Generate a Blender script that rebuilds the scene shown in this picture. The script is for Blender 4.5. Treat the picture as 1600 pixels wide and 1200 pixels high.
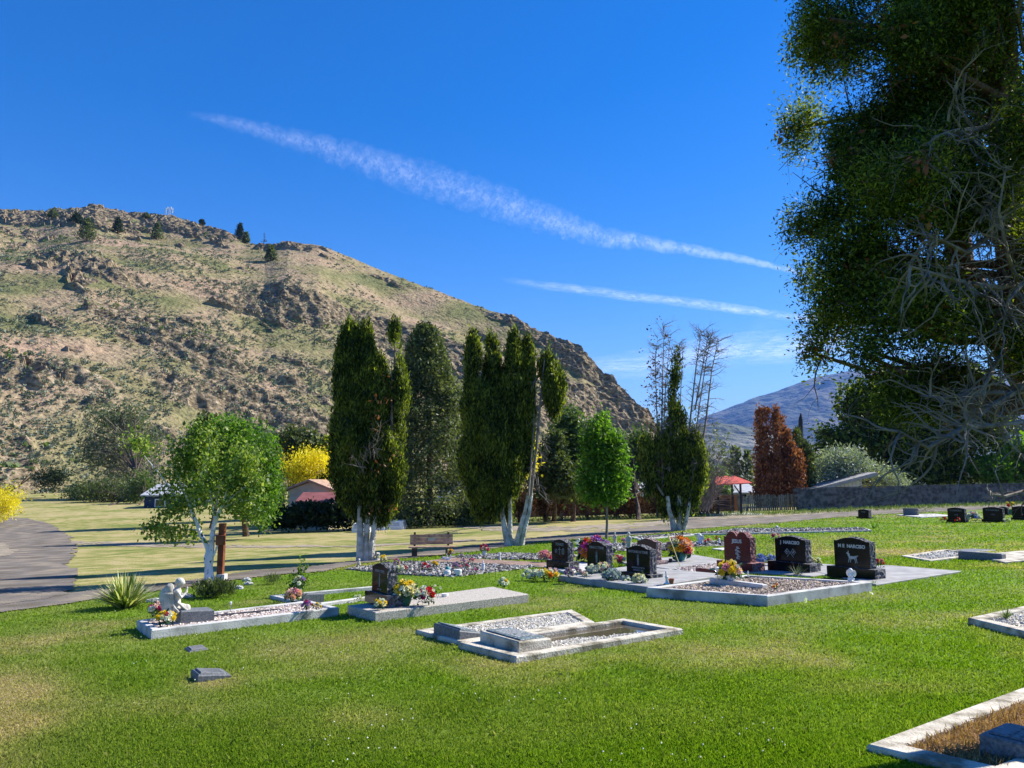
import bpy, math, random
import numpy as np
from mathutils import Vector, Matrix
R = math.radians
sc = bpy.context.scene
for o in list(bpy.data.objects): bpy.data.objects.remove(o)

# ---------------------------------------------------------------- camera, sky, sun, exposure
CAMZ = 1.6; PITCH = math.atan(152/1200)
cam_d = bpy.data.cameras.new('camera'); cam_d.sensor_width = 36; cam_d.lens = 27.0
cam_d.clip_start = 0.05; cam_d.clip_end = 60000
cam = bpy.data.objects.new('camera', cam_d); sc.collection.objects.link(cam)
cam.location = (0, 0, CAMZ); cam.rotation_euler = (math.pi/2 + PITCH, 0, 0); sc.camera = cam

SUN_EL = R(41); SUN_AZ = R(64.5)          # azimuth from +Y towards +X
w = bpy.data.worlds.new('World'); sc.world = w; w.use_nodes = True
nt = w.node_tree; nt.nodes.clear()
wo = nt.nodes.new('ShaderNodeOutputWorld'); bg = nt.nodes.new('ShaderNodeBackground')
sk = nt.nodes.new('ShaderNodeTexSky'); sk.sky_type = 'NISHITA'; sk.sun_disc = False
sk.sun_elevation = SUN_EL; sk.sun_rotation = SUN_AZ; sk.altitude = 400; sk.air_density = 1.0; sk.dust_density = 0.15; sk.ozone_density = 2.4
hs = nt.nodes.new('ShaderNodeHueSaturation'); hs.inputs['Saturation'].default_value = 1.48; hs.inputs['Value'].default_value = .95; hs.inputs['Hue'].default_value = 0.513
bg.inputs['Strength'].default_value = 0.1
nt.links.new(sk.outputs[0], hs.inputs['Color']); nt.links.new(hs.outputs[0], bg.inputs[0]); nt.links.new(bg.outputs[0], wo.inputs[0])
sl = bpy.data.lights.new('sun', 'SUN'); sl.energy = 5.0; sl.angle = R(0.5); sl.color = (1, .945, .85)
so = bpy.data.objects.new('sun', sl); sc.collection.objects.link(so)
sdir = Vector((math.sin(SUN_AZ)*math.cos(SUN_EL), math.cos(SUN_AZ)*math.cos(SUN_EL), math.sin(SUN_EL)))
so.rotation_euler = sdir.to_track_quat('Z', 'Y').to_euler(); so.location = (10, 0, 30)
sc.view_settings.view_transform = 'Standard'; sc.view_settings.look = 'None'
sc.view_settings.exposure = 1.0; sc.view_settings.gamma = 1
sc.cycles.max_bounces = 6; sc.cycles.diffuse_bounces = 2; sc.cycles.glossy_bounces = 2; sc.cycles.transmission_bounces = 3
sc.cycles.transparent_max_bounces = 6; sc.cycles.volume_bounces = 0
sc.cycles.use_denoising = True
HAZE = 6e-5

# ---------------------------------------------------------------- numpy noise
def _h(ix, iy, iz, seed):
    n = (ix*374761393 + iy*668265263 + iz*2147483647 + seed*1274126177).astype(np.int64) & 0xffffffff
    n = ((n ^ (n >> 13)) * 1274126177) & 0xffffffff
    n = ((n ^ (n >> 16)) * 668265263) & 0xffffffff
    return ((n ^ (n >> 15)) & 0xffffff) / float(0xffffff)
def vn(x, y, z=None, seed=0):
    x = np.asarray(x, float); y = np.asarray(y, float); z = np.zeros_like(x) if z is None else np.asarray(z, float)
    fx, fy, fz = np.floor(x), np.floor(y), np.floor(z)
    ix, iy, iz = fx.astype(np.int64), fy.astype(np.int64), fz.astype(np.int64)
    u, v, t = x-fx, y-fy, z-fz
    u, v, t = u*u*(3-2*u), v*v*(3-2*v), t*t*(3-2*t)
    def L(a, b, k): return a + (b-a)*k
    c = [[[_h(ix+i, iy+j, iz+k, seed) for k in (0, 1)] for j in (0, 1)] for i in (0, 1)]
    return L(L(L(c[0][0][0], c[1][0][0], u), L(c[0][1][0], c[1][1][0], u), v),
             L(L(c[0][0][1], c[1][0][1], u), L(c[0][1][1], c[1][1][1], u), v), t)
def fbm(x, y, z=None, seed=0, o=4):
    s = 0; a = .5; t = 0; x = np.asarray(x, float); y = np.asarray(y, float)
    z = np.zeros_like(x) if z is None else np.asarray(z, float)
    for i in range(o):
        s = s + a*vn(x*2**i, y*2**i, z*2**i, seed+i*7); t += a; a *= .5
    return s/t
def sstep(a, b, x):
    t = np.clip((x-a)/(b-a), 0, 1); return t*t*(3-2*t)

# ---------------------------------------------------------------- terrain height and pixel <-> world
def H(x, y):
    x = np.asarray(x, float); y = np.asarray(y, float)
    yy = np.clip(y, -60, None)
    z = .026*60*np.tanh(x/60) - .023*np.minimum(yy, 55)
    rise = np.clip(y-55, 0, 105)
    z = z + rise*.02*sstep(20, -20, x-(y-55)*.1) + rise*.004
    return z + .05*(fbm(x/5, y/5, seed=3, o=2)-.5)*sstep(3, 12, np.hypot(x, y))
ct, st = math.cos(PITCH), math.sin(PITCH)
def ray(px, py):
    a = (np.asarray(px, float)-800)/1200; b = (600-np.asarray(py, float))/1200
    return a, ct - b*st, st + b*ct          # x, y, z
def P(px, py, Y):
    a, b, c = ray(px, py); k = Y/b
    return Vector((float(a*k), float(Y), float(CAMZ + c*k)))
def G(px, py, up=0.0):
    """point of the terrain (raised by up) seen at a pixel"""
    a, b, c = ray(px, py)
    lo, hi = 1.0, None; k = 1.0
    while k < 600:
        x, y, z = a*k, b*k, CAMZ+c*k
        if z < H(x, y)+up: hi = k; break
        lo = k; k *= 1.03
    if hi is None: hi = lo = 300
    for _ in range(30):
        m = (lo+hi)/2
        if CAMZ+c*m < H(a*m, b*m)+up: hi = m
        else: lo = m
    m = (lo+hi)/2
    return Vector((float(a*m), float(b*m), float(H(a*m, b*m))))
def proj(x, y, z):
    dz = z-CAMZ; d = y*ct + dz*st; u = dz*ct - y*st
    d = np.where(d < .05, .05, d)
    return 800+1200*x/d, 600-1200*u/d
def gz(v, up=0): return Vector((v[0], v[1], float(H(v[0], v[1]))+up))
A = Vector((math.sin(R(54.4)), math.cos(R(54.4)), 0)); B = Vector((-A.y, A.x, 0))

# ---------------------------------------------------------------- mesh helpers
LOC = {}
class MB:
    def __init__(s): s.V = []; s.F = []; s.n = 0; s.attr = None
    def add(s, V, F, mat=0):
        V = np.asarray(V, float).reshape(-1, 3)
        if isinstance(F, np.ndarray): s.F.append((F+s.n, mat))
        else:
            g = {}
            for f in F: g.setdefault(len(f), []).append(f)
            for k, fs in g.items(): s.F.append((np.array(fs)+s.n, mat))
        s.V.append(V); s.n += len(V); return s
    def box(s, c, d, mat=0, rz=0.0, M=None):
        c = Vector(c); hx, hy, hz = d[0]/2, d[1]/2, d[2]/2
        vs = [Vector((sx*hx, sy*hy, sz*hz)) for sx in (-1, 1) for sy in (-1, 1) for sz in (-1, 1)]
        Mt = M if M else Matrix.Rotation(rz, 3, 'Z')
        return s.add([c+Mt@v for v in vs], [(0,1,3,2),(4,6,7,5),(0,4,5,1),(2,3,7,6),(0,2,6,4),(1,5,7,3)], mat)
    def prism(s, poly, z0, z1, mat=0):
        """poly: list of 2-D points; z0/z1 number or list"""
        n = len(poly); a = z0 if hasattr(z0, '__len__') else [z0]*n; b = z1 if hasattr(z1, '__len__') else [z1]*n
        V = [(p[0], p[1], a[i]) for i, p in enumerate(poly)] + [(p[0], p[1], b[i]) for i, p in enumerate(poly)]
        return s.add(V, [tuple(range(n))[::-1], tuple(range(n, 2*n))] + [(i, (i+1) % n, n+(i+1) % n, n+i) for i in range(n)], mat)
    def tube(s, pts, rad, n=6, mat=0, cap=True, jit=0, seed=0):
        pts = [Vector(p) for p in pts]; m = len(pts)
        rad = rad if hasattr(rad, '__len__') else [rad]*m
        V = []; up = Vector((0.13, .21, 1)).normalized(); pu = None
        for i, p in enumerate(pts):
            d = (pts[min(i+1, m-1)]-pts[max(i-1, 0)])
            d = d.normalized() if d.length > 1e-9 else Vector((0, 0, 1))
            if pu is None:
                pu = d.cross(Vector((1, .3, 0)) if abs(d.z) > .8 else Vector((0, 0, 1))).normalized()
            else:
                pu = (pu - d*pu.dot(d)); pu = pu.normalized() if pu.length > 1e-6 else d.orthogonal().normalized()
            pv = d.cross(pu)
            for k in range(n):
                t = 2*math.pi*k/n; r = rad[i]*(1+jit*math.sin(k*2.3+i*1.7+seed))
                V.append(p + pu*math.cos(t)*r + pv*math.sin(t)*r)
        F = [(i*n+k, i*n+(k+1) % n, (i+1)*n+(k+1) % n, (i+1)*n+k) for i in range(m-1) for k in range(n)]
        if cap: F += [tuple(range(n))[::-1], tuple(range((m-1)*n, m*n))]
        return s.add(V, F, mat)
    def ell(s, c, r, mat=0, M=None, nu=12, nv=8):
        V = []; c = Vector(c)
        r = r if hasattr(r, '__len__') else (r, r, r)
        for j in range(nv+1):
            t = math.pi*j/nv
            for i in range(nu):
                p = 2*math.pi*i/nu; v = Vector((r[0]*math.sin(t)*math.cos(p), r[1]*math.sin(t)*math.sin(p), r[2]*math.cos(t)))
                V.append(c + (M@v if M else v))
        F = [(j*nu+i, (j+1)*nu+i, (j+1)*nu+(i+1) % nu, j*nu+(i+1) % nu) for j in range(nv) for i in range(nu)]
        return s.add(V, F, mat)
    def build(s, name, mats, parent=None, loc=None, smooth=False):
        V = np.concatenate(s.V) if s.V else np.zeros((0, 3))
        base = Vector(loc) if loc is not None else (LOC[parent.name] if parent is not None else Vector((0, 0, 0)))
        V = V - np.array(base)
        me = bpy.data.meshes.new(name); me.vertices.add(len(V)); me.vertices.foreach_set('co', V.astype(np.float32).ravel())
        nl = sum(f.size for f, _ in s.F); npol = sum(len(f) for f, _ in s.F)
        me.loops.add(nl); me.polygons.add(npol)
        me.loops.foreach_set('vertex_index', np.concatenate([f.ravel() for f, _ in s.F]).astype(np.int32))
        st_ = []; k = 0; mi = []
        for f, m in s.F:
            st_.append(k+np.arange(len(f))*f.shape[1]); k += f.size; mi.append(np.full(len(f), m))
        me.polygons.foreach_set('loop_start', np.concatenate(st_).astype(np.int32))
        mats = mats if isinstance(mats, (list, tuple)) else [mats]
        for m in mats: me.materials.append(m)
        me.polygons.foreach_set('material_index', np.concatenate(mi).astype(np.int32))
        me.update(calc_edges=True)
        if smooth: me.polygons.foreach_set('use_smooth', [True]*npol)
        else: me.polygons.foreach_set('use_smooth', [False]*npol)
        o = bpy.data.objects.new(name, me); sc.collection.objects.link(o)
        if parent is not None:
            o.parent = parent; LOC[o.name] = LOC[parent.name]
        else:
            o.location = base; LOC[o.name] = Vector(base)
        return o
def tag(o, label, cat, group=None, kind=None):
    o['label'] = label; o['category'] = cat
    if group: o['group'] = group
    if kind: o['kind'] = kind
    return o
def thing(name, label, cat, loc, group=None):
    o = bpy.data.objects.new(name, None); sc.collection.objects.link(o); o.empty_display_size = .2
    o.location = loc; LOC[o.name] = Vector(loc); return tag(o, label, cat, group)
def struct(o, label, cat): return tag(o, label, cat, kind='structure')

# ---------------------------------------------------------------- materials
def col(c): return (c[0], c[1], c[2], 1)
def mat(name, c1, c2=None, scale=4.0, rough=.8, bump=0.0, bscale=None, island=0.0, detail=4, spec=.3, c3=None, metal=0, thr=(.35, .65), trans=0.0, coat=0):
    m = bpy.data.materials.new(name); m.use_nodes = True; N = m.node_tree; n = N.nodes; l = N.links
    b = n['Principled BSDF']; b.inputs['Roughness'].default_value = rough; b.inputs['Specular IOR Level'].default_value = spec
    b.inputs['Metallic'].default_value = metal; b.inputs['Coat Weight'].default_value = coat
    geo = n.new('ShaderNodeNewGeometry'); src = None
    if c2 is not None:
        tx = n.new('ShaderNodeTexNoise'); tx.inputs['Scale'].default_value = scale; tx.inputs['Detail'].default_value = detail
        l.new(geo.outputs['Position'], tx.inputs['Vector'])
        rp = n.new('ShaderNodeValToRGB'); e = rp.color_ramp.elements
        e[0].position, e[0].color = thr[0], col(c1); e[1].position, e[1].color = thr[1], col(c2)
        if c3 is not None:
            x = e.new((thr[0]+thr[1])/2); x.color = col(c3)
        if island > 0:
            mx = n.new('ShaderNodeMath'); mx.operation = 'MULTIPLY_ADD'; l.new(geo.outputs['Random Per Island'], mx.inputs[0]); mx.inputs[1].default_value = island
            ad = n.new('ShaderNodeMath'); ad.operation = 'SUBTRACT'; l.new(tx.outputs[0], ad.inputs[0]); ad.inputs[1].default_value = island/2
            l.new(ad.outputs[0], mx.inputs[2]); l.new(mx.outputs[0], rp.inputs[0])
        else: l.new(tx.outputs[0], rp.inputs[0])
        l.new(rp.outputs[0], b.inputs['Base Color']); src = rp.outputs[0]
    else: b.inputs['Base Color'].default_value = col(c1)
    if bump:
        tb = n.new('ShaderNodeTexNoise'); tb.inputs['Scale'].default_value = bscale or scale*3; tb.inputs['Detail'].default_value = 5
        l.new(geo.outputs['Position'], tb.inputs['Vector'])
        bp = n.new('ShaderNodeBump'); bp.inputs['Strength'].default_value = bump; bp.inputs['Distance'].default_value = 1.0/(bscale or scale*3)*1.5
        l.new(tb.outputs[0], bp.inputs['Height']); l.new(bp.outputs[0], b.inputs['Normal'])
    if trans > 0:
        tr = n.new('ShaderNodeBsdfTranslucent'); ms = n.new('ShaderNodeMixShader'); ms.inputs[0].default_value = trans
        if src is not None:
            g = n.new('ShaderNodeMixRGB'); g.blend_type = 'MULTIPLY'; g.inputs[0].default_value = 1; g.inputs[2].default_value = (1.5, 1.6, .6, 1)
            l.new(src, g.inputs[1]); l.new(g.outputs[0], tr.inputs['Color'])
        else: tr.inputs['Color'].default_value = col([min(1, q*1.3) for q in c1])
        l.new(b.outputs[0], ms.inputs[1]); l.new(tr.outputs[0], ms.inputs[2]); l.new(ms.outputs[0], n['Material Output'].inputs['Surface'])
    return m
M = {}
def leafmat(k, a, b, c=None, tr=.35, sc_=1.2, isl=.5, rough=.5, spec=.25): M[k] = mat(k, a, b, sc_, rough, island=isl, c3=c, spec=spec, thr=(.25, .75), trans=tr, detail=3)
leafmat('cedar', (.014, .028, .006), (.25, .28, .04), (.085, .12, .018), tr=.45, isl=.7)
leafmat('cedar_big', (.018, .038, .006), (.21, .25, .03), (.05, .085, .012), tr=.5, sc_=.9, isl=.6)
leafmat('spruce', (.03, .05, .025), (.19, .21, .085), (.08, .105, .045))
leafmat('birch_leaf', (.05, .11, .014), (.30, .37, .08), (.12, .21, .028), tr=.4, isl=.8)
leafmat('fresh_leaf', (.05, .12, .012), (.15, .28, .03), (.09, .19, .02), tr=.45)
leafmat('light_leaf', (.05, .09, .03), (.14, .2, .06), (.09, .14, .04))
leafmat('olive_leaf', (.04, .06, .02), (.12, .14, .05), (.07, .1, .035))
leafmat('silver_leaf', (.16, .2, .15), (.42, .46, .38), (.28, .33, .25), tr=.25)
leafmat('rust_leaf', (.13, .04, .02), (.42, .17, .085), (.26, .095, .045), tr=.25)
leafmat('dead_leaf', (.05, .022, .013), (.24, .11, .06), (.12, .055, .03), tr=.2)
leafmat('yellow_leaf', (.45, .36, .015), (.88, .76, .04), (.72, .60, .015), tr=.4)
leafmat('dark_leaf', (.008, .018, .006), (.03, .055, .014), (.016, .032, .009), tr=.3)
leafmat('grey_leaf', (.07, .09, .05), (.17, .19, .12), (.11, .14, .08))
leafmat('sage', (.10, .12, .08), (.25, .275, .20), (.165, .195, .135), tr=.1, sc_=.15, rough=.9)
leafmat('yucca_leaf', (.07, .12, .02), (.72, .70, .38), (.22, .28, .08), tr=.3, isl=1.2)
M['bark'] = mat('bark', (.05, .035, .025), (.14, .10, .075), 6, .9, bump=.6)
M['red_bark'] = mat('red_bark', (.07, .035, .022), (.2, .12, .08), 5, .9, bump=.6)
M['pale_bark'] = mat('pale_bark', (.34, .31, .26), (.74, .69, .61), 5, .85, bump=.6, bscale=14)
M['birch_bark'] = mat('birch_bark', (.03, .03, .03), (.78, .78, .76), 9, .7, bump=.3, thr=(.30, .38), detail=3)
M['dead_wood'] = mat('dead_wood', (.10, .08, .065), (.28, .235, .19), 8, .9)
M['grey_twig'] = mat('grey_twig', (.16, .13, .11), (.33, .28, .24), 3, .9)
M['concrete'] = mat('concrete', (.24, .235, .21), (.62, .61, .57), 4, .85, bump=.35, bscale=60, detail=9, c3=(.50, .49, .46), thr=(.3, .66))
M['cream'] = mat('cream', (.20, .175, .12), (.66, .61, .50), 5, .9, bump=.5, bscale=50, detail=9, c3=(.52, .47, .37))
M['aggregate'] = mat('aggregate', (.24, .22, .185), (.60, .55, .47), 60, .8, bump=.3, bscale=120, detail=2)
M['smooth_grey'] = mat('smooth_grey', (.25, .245, .235), (.38, .375, .36), 4, .8, bump=.1, bscale=80)
M['black_polish'] = mat('black_polish', (.006, .006, .007), (.013, .013, .014), 30, .1, spec=.16)
M['black_rough'] = mat('black_rough', (.03, .03, .032), (.22, .22, .23), 22, .85, bump=1.0, bscale=26)
M['red_polish'] = mat('red_polish', (.10, .018, .020), (.15, .035, .035), 40, .15, spec=.2)
M['red_rough'] = mat('red_rough', (.16, .06, .06), (.42, .22, .21), 22, .85, bump=1.0, bscale=26)
M['pink_polish'] = mat('pink_polish', (.05, .026, .024), (.085, .045, .04), 40, .2)
M['pink_rough'] = mat('pink_rough', (.16, .10, .095), (.42, .32, .30), 22, .85, bump=1.0, bscale=26)
M['grey_granite'] = mat('grey_granite', (.09, .10, .11), (.2, .21, .22), 50, .6, bump=.3)
M['bronze'] = mat('bronze', (.06, .085, .09), (.22, .28, .29), 25, .5, bump=.8, bscale=45)
M['etch'] = mat('etch', (.5, .5, .5), None, rough=.8)
M['etch_dim'] = mat('etch_dim', (.19, .19, .19), None, rough=.8)
M['statue'] = mat('statue', (.40, .37, .31), (.66, .63, .56), 9, .85, bump=.3)
M['white'] = mat('white', (.74, .74, .72), (.82, .82, .80), 6, .6)
M['river_stone'] = mat('river_stone', (.15, .11, .075), (.62, .50, .38), .8, .75, island=1.4, c3=(.38, .29, .20), thr=(.1, .9))
M['pink_stone'] = mat('pink_stone', (.3, .22, .18), (.74, .66, .58), .8, .75, island=1.4, c3=(.55, .45, .38), thr=(.1, .9))
M['grey_stone'] = mat('grey_stone', (.035, .033, .03), (.44, .42, .38), .8, .75, island=1.5, c3=(.13, .125, .115), thr=(.1, .9))
M['white_chips'] = mat('white_chips', (.42, .38, .30), (.72, .68, .58), .8, .8, island=1.2, thr=(.1, .9))
M['mud'] = mat('mud', (.10, .075, .045), (.24, .19, .12), 3, .35)
M['water'] = mat('water', (.07, .055, .035), (.12, .10, .065), 2.5, .03, spec=.6)
M['straw'] = mat('straw', (.20, .11, .045), (.48, .31, .15), 3, .9, island=.9, c3=(.34, .2, .09), thr=(.1, .9), trans=.2)
M['wood'] = mat('wood', (.13, .035, .012), (.24, .075, .03), 5, .55, bump=.2)
M['old_wood'] = mat('old_wood', (.28, .17, .12), (.52, .36, .26), 7, .8, bump=.3)
M['grey_wood'] = mat('grey_wood', (.10, .10, .085), (.24, .235, .20), 5, .9, bump=.3, island=.4)
M['fence_wood'] = mat('fence_wood', (.14, .055, .02), (.32, .15, .065), 3, .85, island=.6)
M['dark_metal'] = mat('dark_metal', (.02, .02, .022), None, rough=.5)
M['steel'] = mat('steel', (.4, .4, .4), None, rough=.35, metal=.7)
M['red_roof'] = mat('red_roof', (.62, .10, .05), (.70, .14, .08), 2, .5)
M['tile_roof'] = mat('tile_roof', (.32, .2, .14), (.45, .31, .22), 3, .9, bump=.3)
M['maroon_roof'] = mat('maroon_roof', (.20, .065, .06), (.28, .10, .09), 2, .6)
M['white_roof'] = mat('white_roof', (.34, .35, .37), (.46, .47, .48), 2, .6)
M['beige_wall'] = mat('beige_wall', (.42, .38, .29), (.52, .48, .38), 2, .9)
M['navy_wall'] = mat('navy_wall', (.02, .035, .075), (.035, .055, .11), 2, .8)
M['white_wall'] = mat('white_wall', (.45, .47, .5), (.6, .62, .65), 2, .8)
M['glass'] = mat('glass', (.02, .03, .04), None, rough=.05, spec=.6)
M['terracotta'] = mat('terracotta', (.36, .12, .06), (.45, .17, .09), 9, .8)
M['teal'] = mat('teal', (.02, .19, .21), (.04, .27, .3), 9, .4)
M['green_pot'] = mat('green_pot', (.03, .13, .07), (.05, .18, .1), 9, .5)
M['foliage_plastic'] = mat('foliage_plastic', (.012, .05, .015), (.04, .11, .035), 20, .5, island=.6, trans=.15)
PET = {'white': (.80, .80, .74), 'yellow': (.82, .58, .03), 'cream': (.74, .68, .42), 'pink': (.72, .27, .36), 'rose': (.55, .03, .13), 'red': (.58, .02, .02),
       'lilac': (.42, .24, .55), 'purple': (.22, .07, .42), 'blue': (.19, .28, .72), 'orange': (.78, .24, .02), 'peach': (.78, .42, .28), 'palepink': (.78, .52, .52), 'magenta': (.6, .06, .3), 'mauve': (.34, .25, .37), 'greyblue': (.34, .41, .46)}
for k, v in PET.items(): M['petal_'+k] = mat('petal_'+k, [q*.8 for q in v], v, 30, .6, island=.5, trans=.25)

def lawn_nodes(name, blades):
    m = bpy.data.materials.new(name); m.use_nodes = True; N = m.node_tree; n = N.nodes; l = N.links
    b = n['Principled BSDF']; b.inputs['Roughness'].default_value = .75 if not blades else .6; b.inputs['Specular IOR Level'].default_value = .1 if not blades else .12
    geo = n.new('ShaderNodeNewGeometry'); at = n.new('ShaderNodeAttribute'); at.attribute_name = 'dry'
    ak = n.new('ShaderNodeAttribute'); ak.attribute_name = 'field'
    def noise(s, d=4):
        t = n.new('ShaderNodeTexNoise'); t.inputs['Scale'].default_value = s; t.inputs['Detail'].default_value = d; l.new(geo.outputs['Position'], t.inputs['Vector']); return t.outputs[0]
    def ramp(s, stops):
        r = n.new('ShaderNodeValToRGB'); e = r.color_ramp.elements
        e[0].position, e[0].color = stops[0][0], col(stops[0][1]); e[1].position, e[1].color = stops[-1][0], col(stops[-1][1])
        for p_, c_ in stops[1:-1]: e.new(p_).color = col(c_)
        l.new(s, r.inputs[0]); return r.outputs[0]
    def mix(f, a, b_):
        r = n.new('ShaderNodeMixRGB'); 
        if isinstance(f, float): r.inputs[0].default_value = f
        else: l.new(f, r.inputs[0])
        l.new(a, r.inputs[1]); l.new(b_, r.inputs[2]); return r.outputs[0]
    def math_(op, a, b_=None, c_=None):
        r = n.new('ShaderNodeMath'); r.operation = op
        for i, q in enumerate((a, b_, c_)):
            if q is None: continue
            if isinstance(q, (int, float)): r.inputs[i].default_value = q
            else: l.new(q, r.inputs[i])
        return r.outputs[0]
    k = 1.0 if blades else .62
    if blades:
        f = math_('MULTIPLY_ADD', geo.outputs['Random Per Island'], .75, math_('MULTIPLY', noise(.9), .35))
        green = ramp(f, [(0, (.06, .13, .004)), (.35, (.115, .215, .006)), (.7, (.175, .29, .009)), (.9, (.25, .36, .02)), (1, (.34, .42, .09))])
        dry = ramp(f, [(0, (.15, .17, .03)), (.4, (.36, .32, .12)), (1, (.66, .53, .28))])
        fieldc = ramp(f, [(0, (.08, .10, .025)), (.5, (.24, .22, .09)), (1, (.42, .34, .17))])
    else:
        f = math_('ADD', math_('MULTIPLY', noise(1.3), .5), math_('MULTIPLY', noise(22, 3), .5))
        green = ramp(f, [(.3, (.05, .10, .006)), (.55, (.11, .2, .010)), (.75, (.18, .28, .02))])
        dry = ramp(f, [(.3, (.09, .08, .03)), (.5, (.24, .19, .09)), (.75, (.4, .32, .19))])
        f2 = math_('ADD', math_('MULTIPLY', noise(.22, 6), .5), math_('MULTIPLY', noise(1.6, 8), .5))
        fieldc = ramp(f2, [(.36, (.12, .17, .03)), (.46, (.24, .235, .07)), (.54, (.36, .31, .13)), (.64, (.42, .33, .18))])
    c = mix(at.outputs['Fac'], green, dry); c = mix(ak.outputs['Fac'], c, fieldc)
    l.new(c, b.inputs['Base Color'])
    if blades:
        tr = n.new('ShaderNodeBsdfTranslucent'); g = n.new('ShaderNodeMixRGB'); g.blend_type = 'MULTIPLY'; g.inputs[0].default_value = 1; g.inputs[2].default_value = (1.4, 1.5, .7, 1)
        l.new(c, g.inputs[1]); l.new(g.outputs[0], tr.inputs[0]); ms = n.new('ShaderNodeMixShader'); ms.inputs[0].default_value = .45
        l.new(b.outputs[0], ms.inputs[1]); l.new(tr.outputs[0], ms.inputs[2]); l.new(ms.outputs[0], n['Material Output'].inputs[0])
    else:
        bp = n.new('ShaderNodeBump'); bp.inputs['Strength'].default_value = .7; bp.inputs['Distance'].default_value = .04; l.new(noise(18, 6), bp.inputs['Height']); l.new(bp.outputs[0], b.inputs['Normal'])
    return m
M['lawn'] = lawn_nodes('lawn', False); M['blades'] = lawn_nodes('blades', True)
M['road'] = mat('road', (.12, .098, .068), (.26, .215, .155), 1.1, .95, bump=.5, bscale=30, detail=8, c3=(.16, .14, .12))
M['dirt'] = mat('dirt', (.2, .17, .12), (.36, .3, .22), 2, .95, bump=.5, bscale=20)
M['brick_path'] = mat('brick_path', (.2, .13, .10), (.32, .22, .17), 3, .9, bump=.3)
# ---------------------------------------------------------------- ground sheet
def polyline_world(pts): return [G(*p) for p in pts]
road_lo_px = [(-260, 985), (-60, 966), (0, 957), (80, 946), (150, 936), (280, 919), (400, 902), (500, 893), (560, 881), (640, 872), (730, 863), (820, 850), (900, 842), (1020, 834), (1080, 827), (1220, 816), (1310, 808), (1400, 802), (1500, 797), (1600, 793), (1900, 785)]
road_hi_px = [(-260, 972), (-60, 952), (0, 945), (80, 933), (150, 922), (280, 911.5), (400, 893), (500, 885), (560, 876), (640, 866), (730, 855), (820, 843.5), (900, 835), (1020, 823.5), (1080, 813.5), (1220, 807.5), (1310, 801), (1400, 797.5), (1500, 793.5), (1600, 790), (1900, 782)]
RL = np.array([G(*p)[:2] for p in road_lo_px]); RH = np.array([G(*p)[:2] for p in road_hi_px])
_o = np.argsort(RL[:, 0]); RLx, RLy = RL[_o, 0], RL[_o, 1]
def fieldmask(x, y):
    yl = np.interp(x, RLx, RLy)
    return sstep(-.25, .25, (y-yl)/np.maximum(1, y/25) + .3*(vn(x*1.5, y*1.5, seed=9)-.5))
DRY = [(20, 1085, 120, 55, 1.1), (-60, 1150, 130, 80, .9), (130, 1000, 160, 20, .45), (330, 1065, 60, 14, .8), (560, 1000, 150, 22, .5), (700, 1035, 200, 14, .45), (450, 1020, 170, 26, .5),
       (1040, 965, 110, 16, .62), (1010, 1000, 60, 10, .4), (1300, 861, 110, 7, .85), (1500, 862, 130, 5, .85), (1250, 850, 60, 5, .6), (1430, 806, 40, 2, .7), (1330, 930, 90, 10, .3), (1420, 1075, 190, 14, .35),
       (1250, 1040, 120, 18, .25), (250, 1100, 150, 25, .35), (640, 985, 60, 7, .5), (60, 955, 80, 8, .3), (300, 965, 70, 6, .3), (1190, 1000, 90, 12, .3), (760, 830, 100, 8, .3), (150, 975, 90, 6, .5), (480, 1055, 120, 12, .4)]
def dryness(x, y):
    z = H(x, y); px, py = proj(x, y, z)
    n1 = fbm(x*.5, y*.5, seed=21, o=4); n2 = fbm(x*3, y*3, seed=22, o=3)
    d = .6*sstep(.52, .78, n1)*(.35+n2) + .10*n2 + .15*sstep(.45, .75, fbm(x*.16+y*.05, y*.5, seed=27, o=3))
    for (cx, cy, rx, ry, s) in DRY:
        q = ((px-cx)/rx)**2 + ((py-cy)/ry)**2
        d = d + s*np.exp(-q*1.2)*(.25+1.1*fbm(x*1.8, y*1.8, seed=23, o=3))
    return np.clip(d, 0, 1)
def ground():
    az = np.concatenate([np.arange(-50, 50, .3), np.arange(50, 310, 4)])*math.pi/180; na = len(az)
    rr = np.concatenate([.5*1.021**np.arange(0, 300), [280, 340, 430, 560, 800, 1300, 2500, 5000, 9000, 14000]]); nr = len(rr)
    AZ, RR = np.meshgrid(az, rr); X = np.sin(AZ)*RR; Y = np.cos(AZ)*RR; Z = H(X, Y)
    V = np.stack([X, Y, Z], -1).reshape(-1, 3); V = np.vstack([V, [[0, 0, float(H(0, 0))]]])
    i, j = np.meshgrid(np.arange(nr-1), np.arange(na), indexing='ij'); j2 = (j+1) % na
    F = np.stack([i*na+j, i*na+j2, (i+1)*na+j2, (i+1)*na+j], -1).reshape(-1, 4)[:, ::-1]
    m = MB(); m.V.append(V); m.n = len(V); m.F.append((F, 0))
    c = len(V)-1; m.F.append((np.array([(c, (k+1) % na, k) for k in range(na)])[:, ::-1], 0))
    o = m.build('ground', M['lawn'], smooth=True)
    for nm, f in (('dry', dryness), ('field', fieldmask)):
        a = o.data.attributes.new(nm, 'FLOAT', 'POINT'); a.data.foreach_set('value', f(V[:, 0], V[:, 1]).astype(np.float32))
    return struct(o, 'grassy cemetery ground running out to the dry field below the hill', 'ground')
ground()

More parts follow.
